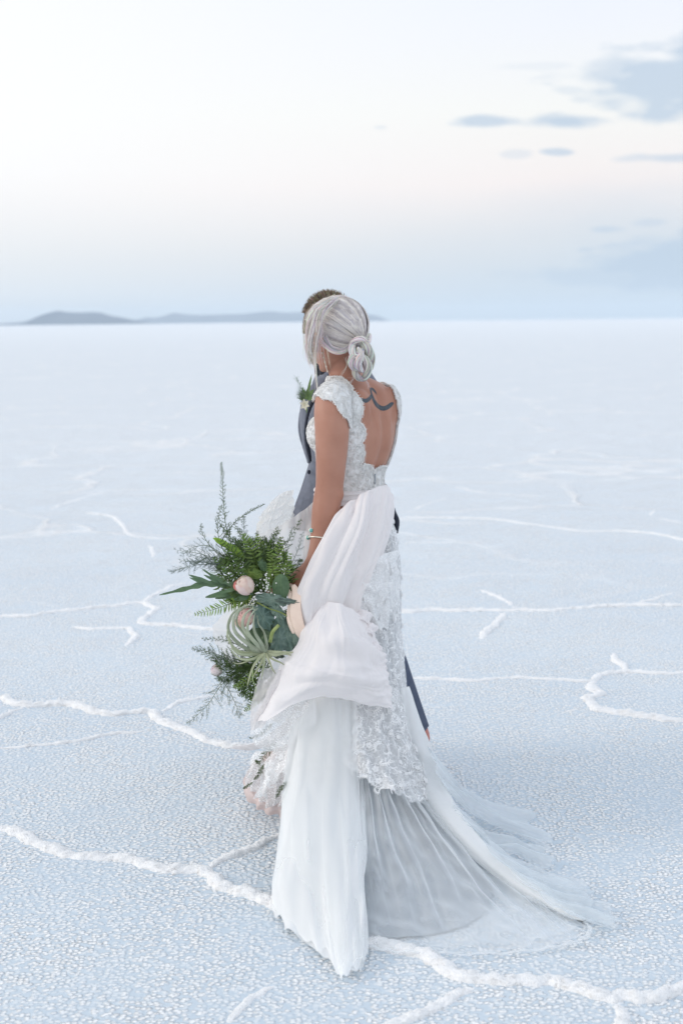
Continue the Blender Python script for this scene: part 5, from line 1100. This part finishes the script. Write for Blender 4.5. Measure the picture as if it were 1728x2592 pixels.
for (x, y) in [(560, 1330), (640, 1365), (668, 1360), (700, 1350), (722, 1372), (590, 1368)]:
    plumosus('asparagus_sprig', [(650, 1460, 4.31), ((x+650)/2, (y+1450)/2, 4.30), (x, y, 4.30)], .030, 13, M_FERND, .010, 9, .0008)
plumosus('asparagus_sprig', [(640, 1690, 4.32), (590, 1672, 4.30), (545, 1655, 4.29), (492, 1642, 4.28)], .050, 18, M_ASP, .010, 12, .0006)
plumosus('asparagus_sprig', [(650, 1700, 4.31), (610, 1700, 4.30), (575, 1690, 4.29), (540, 1668, 4.29)], .046, 16, M_FERND, .010, 12, .0007)
plumosus('asparagus_sprig', [(640, 1660, 4.34), (600, 1632, 4.34), (560, 1618, 4.34), (515, 1618, 4.34)], .024, 14, M_ASP, .008, 8, .0006)
plumosus('asparagus_sprig', [(655, 1720, 4.31), (625, 1725, 4.30), (600, 1715, 4.30), (575, 1725, 4.30)], .040, 13, M_FERND, .010, 10, .0007)
plumosus('asparagus_sprig', [(600, 1700, 4.30), (560, 1735, 4.29), (525, 1785, 4.28), (478, 1830, 4.28)], .060, 18, M_ASP, .010, 13, .0004, .35, .9)
plumosus('asparagus_sprig', [(545, 1705, 4.30), (575, 1740, 4.29), (600, 1790, 4.29), (608, 1812, 4.29)], .040, 13, M_ASP, .009, 11, .0004)
plumosus('asparagus_sprig', [(560, 1690, 4.30), (600, 1730, 4.30), (625, 1760, 4.30), (630, 1786, 4.30)], .034, 11, M_ASP, .008, 10, .0004)
for k in range(7):
    x, y = RNG.uniform(520, 590), RNG.uniform(1640, 1730); plumosus('asparagus_sprig', [(650, 1690, 4.32), ((650+x)/2, (1690+y)/2+RNG.uniform(-12, 12), 4.30), (x, y, 4.29)], .036, 14, (M_ASP, M_FERND)[k % 2], .009, 10, .0006)
for k in range(5):
    x, y = RNG.uniform(430, 520), RNG.uniform(1370, 1450); plumosus('asparagus_sprig', [(590, 1435, 4.32), ((590+x)/2, (1430+y)/2+RNG.uniform(-16, 4), 4.31), (x, y, 4.30)], .040, 12, M_ASPL, .008, 11, .0004)
for k in range(14):
    x, y = RNG.uniform(545, 750), RNG.uniform(1325, 1400); plumosus('asparagus_sprig', [(660, 1460, 4.30), ((660+x)/2, (1450+y)/2, 4.27), (x, y, 4.27)], .026, 12, (M_FERND, M_ASP)[k % 2], .009, 9, .0006)
# dark trailing bits low behind the lace
plumosus('asparagus_sprig', [(690, 1832, 4.34), (672, 1850, 4.34), (655, 1862, 4.34), (634, 1868, 4.34)], .010, 12, M_FERND, .007, 4, .0007)
plumosus('asparagus_sprig', [(700, 1875, 4.33), (680, 1900, 4.32), (660, 1925, 4.32), (650, 1930, 4.32)], .026, 13, M_FERND, .009, 7, .0006)
plumosus('asparagus_sprig', [(668, 1935, 4.31), (658, 1955, 4.31), (645, 1972, 4.30)], .012, 10, M_FERND, .008, 5, .0006)
plumosus('asparagus_sprig', [(728, 1980, 4.18), (712, 1995, 4.17), (700, 2018, 4.17)], .012, 10, M_FERND, .008, 5, .0006)
plumosus('asparagus_sprig', [(640, 1980, 4.30), (625, 1990, 4.30), (618, 1995, 4.30)], .008, 8, M_FERND, .006, 4, .0005)
# --- sword ferns
sword('fern_frond', [(640, 1500, 4.29), (600, 1520, 4.28), (550, 1540, 4.27), (492, 1556, 4.26)], .042, 24, .0030, gm('bright_fern', (.22, .34, .07), (.30, .44, .10)))
for i, (x0, y0, x1, y1, x2, y2, L_) in enumerate([(660, 1500, 610, 1420, 560, 1365, .034), (670, 1490, 640, 1400, 615, 1350, .036), (680, 1490, 668, 1410, 650, 1352, .032), (690, 1490, 700, 1420, 712, 1358, .032), (650, 1510, 590, 1450, 540, 1410, .036), (660, 1500, 620, 1450, 585, 1400, .036),
        (690, 1495, 690, 1440, 680, 1380, .030), (700, 1500, 722, 1450, 735, 1400, .028), (640, 1510, 600, 1480, 560, 1460, .032), (640, 1520, 600, 1500, 565, 1490, .028)]):
    sword('fern_frond', [(x0, y0, 4.31), (x1, y1, 4.25+.012*(i % 3)), (x2, y2, 4.24+.012*(i % 4))], L_*1.1, 17, .0036, M_FERN if i in (1, 2, 6, 3, 7) else M_FERND)
for i, pth in enumerate([[(665, 1720, 4.31), (640, 1742, 4.30), (622, 1755, 4.30), (602, 1760, 4.30)], [(672, 1735, 4.30), (655, 1765, 4.29), (636, 1785, 4.29), (618, 1800, 4.29)], [(660, 1700, 4.30), (630, 1716, 4.29), (605, 1735, 4.29), (590, 1738, 4.29)]]):
    sword('fern_frond', pth, .024, 14, .0028, M_FERN if i != 0 else M_FERND)
# --- broad lobed leaf pointing left
def lobed(name, path, w, lobes, mat):
    C = crv([pt(p) for p in path], 60); T = np.gradient(C, axis=0); mb = MB(); L_ = []
    for i, c_ in enumerate(C):
        f = i/59; t = Vector(T[i]).normalized(); s_ = t.cross(Vector((0, -1, .2))).normalized(); ww = w*(math.sin(math.pi*min(.99, .08+f*.92))**.6)*(1+.22*math.sin(f*34)); cc = shade(.95, 1.05)
        for k in (-1, -.45, 0, .45, 1): L_.append(Vector(c_)+s_*ww*k+Vector((0, -abs(k)*ww*.3+.1*ww*math.sin(f*22+k*3), 0)))
    mb.add(L_, grid_faces(60, 5), (1, 1, 1))
    for (f, px, py, lw) in lobes:
        c_ = Vector(C[int(f*59)]); e = pt((px, py, c_.y-.01)); blade(mb, c_, e, lw, (0, -1, .2), .08, 9, shade(.85, 1.15), lambda q: math.sin(math.pi*min(.98, .12+q*.88))**.7*(1+.1*math.sin(q*16)))
    return bb(mb, name, mat)
lobed('lobed_leaf', [(625, 1502, 4.27), (570, 1482, 4.26), (520, 1478, 4.25), (470, 1490, 4.24), (404, 1506, 4.24)], .0085, [(.10, 520, 1512, .010), (.25, 516, 1455, .006), (.42, 478, 1455, .006), (.05, 545, 1515, .009), (.02, 600, 1462, .007), (.50, 480, 1462, .005)], M_BLUE)
lobed('lobed_leaf', [(640, 1505, 4.26), (610, 1490, 4.25), (575, 1475, 4.25), (545, 1462, 4.25), (512, 1440, 4.25)], .0070, [(.3, 560, 1500, .006), (.2, 598, 1502, .007)], M_BLUE)
# --- big round and dusty leaves
def broad(name, cx, cy, Y, rx, ry, rot, mat, curl=.25, ruf=0., seed=0, col=(1, 1, 1), tiltv=(0, 0)):
    mb = MB(); n, m = 40, 9; vs_ = [P(cx, cy, Y)]; k_ = mpp(Y)
    for j in range(1, m):
        q = j/(m-1)
        for i in range(n):
            a = 2*math.pi*i/n; r_ = 1+ruf*(.5*math.sin(a*7+seed)+.5*math.sin(a*11+seed*2)); tip = 1+.18*max(0, math.cos(a))**6
            x = rx*q*math.cos(a)*r_*tip; y = ry*q*math.sin(a)*r_; X_ = x*math.cos(rot)-y*math.sin(rot); Y_ = x*math.sin(rot)+y*math.cos(rot)
            dep = curl*ry*k_*(abs(y)/ry)**1.6-.006*(1-q)+ruf*.06*q*q*math.sin(a*9+seed)+tiltv[0]*X_*k_+tiltv[1]*Y_*k_
            vs_.append(P(cx+X_, cy+Y_, Y+dep))
    F = [(0, 1+i, 1+(i+1) % n) for i in range(n)]+[(1+(j-1)*n+i, 1+j*n+i, 1+j*n+(i+1) % n, 1+(j-1)*n+(i+1) % n) for j in range(1, m-1) for i in range(n)]
    mb.add(vs_, F, col)
    v0 = [P(cx+math.cos(rot)*rx*t, cy+math.sin(rot)*rx*t, Y-.0055*(1-abs(t))-.0012+tiltv[0]*math.cos(rot)*rx*t*k_+tiltv[1]*math.sin(rot)*rx*t*k_) for t in np.linspace(-.95, .9, 12)]; tube(mb, v0, .0007, 4, (1.5, 1.5, 1.4), cap=False)
    return bb(mb, name, mat)
broad('round_leaf', 711, 1486, 4.25, 33, 22, rad(92), M_BLUE, .3, 0, 1)
broad('round_leaf', 612, 1512, 4.26, 18, 10, rad(170), M_BLUE, .3, 0, 2)
broad('round_leaf', 600, 1490, 4.26, 17, 9, rad(20), M_DUST, .3, 0, 3)
broad('dusty_leaf', 688, 1518, 4.24, 42, 16, rad(8), M_DUST, .5, .12, 3, (1.15,)*3)
broad('dusty_leaf', 725, 1522, 4.235, 30, 8, rad(6), M_DUST, .6, .08, 5, (.8, .75, .8))
broad('dusty_leaf', 664, 1560, 4.25, 32, 30, rad(60), M_DUST, .4, .16, 7, (.85, .95, 1))
broad('dusty_leaf', 700, 1545, 4.245, 26, 14, rad(50), M_DUST, .4, .12, 9, (1.2,)*3)
broad('dusty_leaf', 722, 1600, 4.25, 46, 28, rad(70), M_DUST, .45, .12, 11, (.85, .92, .95))
broad('dusty_leaf', 690, 1610, 4.26, 44, 26, rad(110), M_BLUE, .4, .10, 13, (.8,)*3)
broad('dusty_leaf', 706, 1620, 4.24, 34, 24, rad(95), M_DUST, .45, .13, 15, (.9, .95, 1.))
broad('dusty_leaf', 745, 1600, 4.245, 38, 16, rad(75), M_DUST, .4, .12, 17, (1.05,)*3)
broad('dusty_leaf', 660, 1620, 4.285, 46, 34, rad(100), M_BLUE, .3, .08, 19, (.7,)*3)
broad('dusty_leaf', 690, 1648, 4.25, 28, 14, rad(30), M_DUST, .5, .14, 21, (.9, .8, .8))
broad('dusty_leaf', 640, 1450, 4.27, 26, 14, rad(200), M_FERN, .3, .05, 23); broad('dusty_leaf', 600, 1395, 4.27, 26, 10, rad(215), M_FERN, .3, .05, 25, (1.5, 1.6, 1.))
broad('dusty_leaf', 565, 1375, 4.27, 24, 8, rad(208), M_FERN, .3, .05, 27, (1.5, 1.6, 1.)); broad('dusty_leaf', 665, 1430, 4.27, 18, 11, rad(240), M_BLUE, .3, .05, 29)
mb = MB(); tube(mb, crv([P(650, 1524, 4.24), P(680, 1540, 4.235), P(710, 1550, 4.235), P(730, 1562, 4.24)], 20), .0020, 6, (1.8, 1.7, 1.2)); tube(mb, crv([P(706, 1582, 4.235), P(690, 1600, 4.23), P(684, 1625, 4.235)], 14), .0055, 8, (2.6, 2.4, 2.2)); bb(mb, 'stem', M_STEM)
# --- dark heart of the bouquet
mb = MB()
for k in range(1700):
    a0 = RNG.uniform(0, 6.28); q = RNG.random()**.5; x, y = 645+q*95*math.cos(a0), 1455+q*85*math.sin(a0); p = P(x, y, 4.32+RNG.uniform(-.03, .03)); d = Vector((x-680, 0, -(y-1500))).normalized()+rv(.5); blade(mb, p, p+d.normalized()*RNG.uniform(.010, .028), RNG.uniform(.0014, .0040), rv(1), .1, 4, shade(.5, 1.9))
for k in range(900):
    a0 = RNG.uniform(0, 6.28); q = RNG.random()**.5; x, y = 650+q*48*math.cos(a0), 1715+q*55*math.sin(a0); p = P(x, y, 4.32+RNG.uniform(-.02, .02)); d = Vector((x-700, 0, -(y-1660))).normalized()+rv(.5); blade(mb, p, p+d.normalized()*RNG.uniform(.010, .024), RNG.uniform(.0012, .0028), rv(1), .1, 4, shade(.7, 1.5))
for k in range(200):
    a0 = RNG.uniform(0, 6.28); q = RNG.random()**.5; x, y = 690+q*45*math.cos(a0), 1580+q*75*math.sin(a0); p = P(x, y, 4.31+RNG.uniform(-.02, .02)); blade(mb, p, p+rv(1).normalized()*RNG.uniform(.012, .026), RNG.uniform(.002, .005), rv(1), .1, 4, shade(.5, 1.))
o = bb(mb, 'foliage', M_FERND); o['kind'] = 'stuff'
# --- air plant: strap leaves springing from one heart, arching up and over to the left
airp = empty('air_plant', (0, 0, 0)); airp.parent = bq
def strap(path, w, col, flat_=.22):
    mb = MB(); C = crv([pt(p) for p in path], 40); tube(mb, C, [w, w*.95, w*.8, w*.6, w*.35, w*.12], 8, col, flat=flat_, up=(0, 1, 0)); mb2 = mb.build('leaf', M_AIR, airp, colors=True)
AH = (672, 1652)
for path, w, c_ in [
 ([AH+(4.23,), (640, 1638, 4.20), (596, 1600, 4.20), (594, 1560, 4.20), (618, 1535, 4.20), (645, 1533, 4.21)], .0068, (1.05, 1.05, 1.05)),
 ([AH+(4.24,), (620, 1640, 4.22), (580, 1600, 4.22), (585, 1560, 4.23), (612, 1538, 4.23), (655, 1540, 4.24)], .0060, (.9, .92, .9)),
 ([AH+(4.22,), (645, 1625, 4.19), (616, 1590, 4.19), (618, 1560, 4.19), (636, 1542, 4.19), (650, 1545, 4.19)], .0065, (1.1, 1.1, 1.1)),
 ([AH+(4.22,), (650, 1630, 4.18), (628, 1600, 4.18), (630, 1570, 4.18), (642, 1548, 4.18), (652, 1542, 4.19)], .0058, (1.0, 1.02, 1.0)),
 ([AH+(4.21,), (662, 1630, 4.18), (645, 1600, 4.17), (642, 1572, 4.17), (646, 1550, 4.18)], .0062, (.85, .87, .86)),
 ([AH+(4.23,), (610, 1650, 4.21), (582, 1625, 4.21), (576, 1595, 4.22), (590, 1560, 4.23)], .0045, (1.15, 1.15, 1.0)),
 ([AH+(4.23,), (620, 1658, 4.20), (592, 1645, 4.20), (582, 1618, 4.20), (580, 1600, 4.21)], .0048, (1.1, 1.1, 1.)),
 ([AH+(4.22,), (640, 1668, 4.19), (610, 1668, 4.19), (590, 1652, 4.19), (584, 1640, 4.19)], .0042, (1.2, 1.18, 1.05)),
 ([AH+(4.22,), (700, 1652, 4.20), (730, 1652, 4.21), (758, 1650, 4.235)], .0075, (1.25, 1.2, 1.05)),
 ([AH+(4.215,), (695, 1658, 4.20), (720, 1655, 4.20), (750, 1662, 4.23)], .0060, (1.05, 1.02, .9)),
 ([AH+(4.21,), (655, 1668, 4.19), (640, 1690, 4.19), (630, 1720, 4.19), (626, 1738, 4.20)], .0050, (1.3, 1.25, 1.1)),
 ([AH+(4.21,), (660, 1680, 4.19), (648, 1700, 4.19), (640, 1715, 4.19)], .0042, (1.2, 1.15, 1.0)),
 ([AH+(4.21,), (668, 1682, 4.19), (664, 1705, 4.19), (662, 1722, 4.19)], .0042, (1.1, 1.1, 1.)),
 ([AH+(4.21,), (682, 1675, 4.19), (690, 1695, 4.19), (700, 1708, 4.20)], .0042, (1.1, 1.05, .9)),
 ([AH+(4.215,), (690, 1668, 4.20), (712, 1678, 4.20), (728, 1690, 4.21)], .0040, (1.1, 1.05, .9)),
 ([AH+(4.22,), (630, 1672, 4.20), (605, 1680, 4.20), (588, 1676, 4.20)], .0032, (1.2, 1.15, 1.)),
 ([AH+(4.23,), (640, 1645, 4.21), (622, 1610, 4.215), (600, 1580, 4.22), (605, 1550, 4.22), (630, 1536, 4.22)], .0052, (.95, 1., .95)),
 ([AH+(4.21,), (675, 1630, 4.19), (668, 1600, 4.19), (655, 1580, 4.19), (650, 1556, 4.19)], .0048, (.8, .82, .8)),
 ([(640, 1690, 4.20), (640, 1720, 4.195), (648, 1745, 4.20), (642, 1765, 4.20)], .0014, (1.1, 1.3, .8))]: strap(path, w, c_)
# --- blush peony bud, opening roses further in, filler
def bud(cx, cy, Y, r, c1, c2, name='peony_bud'):
    mt = pbr(name+'_petal', c1, c2, 60, .55, transl=.25, tint=True); e_ = empty(name, (0, 0, 0)); e_.parent = bq; k_ = mpp(Y)*r; c0 = P(cx, cy, Y)
    ax = Vector((-.45, -.45, .78)).normalized(); u_ = ax.cross(Vector((1, 0, 0))).normalized(); w_ = ax.cross(u_); mb = MB(); ellipsoid(mb, c0, I3, (k_*.80, k_*.80, k_*.92), 18, 12); mb.build('petal', mt, e_, colors=True)
    for i in range(8):
        a = i*2.4; mb = MB(); nu_, nv_ = 10, 8; vs_ = []; R_ = k_*(1.06-.028*i)
        for a1 in range(nu_):
            for b1 in range(nv_):
                aa = a+(a1/(nu_-1)-.5)*1.9; f = b1/(nv_-1); th_ = math.pi*(1-(.66+.035*i)*f*(1+.10*math.cos((a1/(nu_-1)-.5)*5)))+.0; rr_ = R_*(1+.06*max(0, f-.7)*(1 if i > 5 else -1)); vs_.append(c0+(u_*math.cos(aa)+w_*math.sin(aa))*rr_*math.sin(th_)*.98+ax*rr_*1.08*math.cos(th_))
        mb.add(vs_, grid_faces(nu_, nv_), shade(.92, 1.08)); mb.build('petal', mt, e_, colors=True)
    return e_
bud(620, 1482, 4.215, 24, lin(238, 216, 204), lin(246, 232, 220)); bud(604, 1482, 4.235, 14, lin(222, 130, 122), lin(236, 170, 158), 'rose_bud')
bud(625, 1560, 4.27, 22, lin(235, 190, 182), lin(244, 214, 205), 'rose_bud'); bud(610, 1575, 4.28, 16, lin(235, 200, 192), lin(244, 214, 205), 'rose_bud'); bud(548, 1697, 4.31, 15, lin(238, 222, 222), lin(244, 232, 230), 'rose_bud'); bud(690, 1505, 4.30, 18, lin(200, 140, 135), lin(214, 160, 152), 'rose_bud')
mb = MB()
for k in range(26): x, y = 676+RNG.normal(0, 9), 1478+RNG.normal(0, 13); ellipsoid(mb, P(x, y, 4.235+RNG.uniform(-.01, .01)), I3, (.0022,)*3, 8, 6, (1, 1, 1)); tube(mb, [P(x, y, 4.24), P(690, 1510, 4.27)], .0003, 3, (.4, .6, .3), cap=False)
for k in range(12): x, y = 575+RNG.normal(0, 6), 1465+RNG.normal(0, 22); ellipsoid(mb, P(x, y, 4.25), I3, (.0016,)*3, 8, 6, (1, 1, 1))
for k in range(14): x, y = 636+RNG.normal(0, 6), 1528+RNG.normal(0, 6); ellipsoid(mb, P(x, y, 4.23), I3, (.0016,)*3, 8, 6, (.9, .9, .6))
bb(mb, 'filler_flowers', pbr('filler_white', (.82, .82, .76), None, rough=.7, tint=True))['kind'] = 'stuff'
# --- ribbon bound handle
M_RIB = pbr('blush_satin', lin(246, 222, 204), lin(240, 214, 196), 30, .35, spec=.5)
mb = MB(); tube(mb, crv([P(705, 1478, 4.31), P(738, 1495, 4.33), P(752, 1520, 4.335), P(760, 1580, 4.34), P(772, 1650, 4.345)], 30), [.018, .017, .018, .017, .015], 20); mb.build('handle_wrap', M_RIB, bq)
def rib(path, w, name='ribbon', up=(0, 1, 0)):
    mb = MB(); tube(mb, crv([pt(p) for p in path], 40), w, 10, flat=.10, up=up); return mb.build(name, M_RIB, bq)
rib([(742, 1480, 4.275), (750, 1505, 4.25), (747, 1535, 4.232), (750, 1565, 4.228), (760, 1600, 4.235), (775, 1640, 4.27)], [.006, .016, .019, .021, .019, .016]); rib([(728, 1490, 4.28), (737, 1520, 4.245), (732, 1560, 4.236), (742, 1590, 4.236), (760, 1625, 4.25)], [.005, .010, .009, .012, .010])
rib([(736, 1480, 4.295), (744, 1490, 4.285), (760, 1506, 4.295)], [.004, .006, .004])
# --- bare stems
mb = MB()
for k in range(9): x = 560+RNG.uniform(-60, 90); tube(mb, crv([P(720, 1500, 4.33), P((x+720)/2, 1470+RNG.uniform(-30, 30), 4.32), P(x, 1400+RNG.uniform(-20, 60), 4.31)], 14), .0009, 4, shade())
bb(mb, 'stem', M_STEM)

# ------------------------------------------------------------------ air
hm, ht, ho = newmat('air'); pv = ht.nodes.new('ShaderNodeVolumePrincipled'); pv.inputs['Color'].default_value = (.78, .885, .98, 1)
pv.inputs['Density'].default_value = 1.35e-4; pv.inputs['Anisotropy'].default_value = .1; ht.links.new(pv.outputs[0], ho.inputs['Volume'])
mb = MB(); x0, x1, y0, y1, z0, z1 = -9600, 9600, -300, 9600, -4.5, 92
mb.add([(x, y, z) for x in (x0, x1) for y in (y0, y1) for z in (z0, z1)], [(0, 1, 3, 2), (4, 6, 7, 5), (0, 4, 5, 1), (2, 3, 7, 6), (0, 2, 6, 4), (1, 5, 7, 3)])
hz = mb.build('haze', hm, None, 'stuff', smooth=False); hz['label'] = 'thin blue evening air over the salt flat'
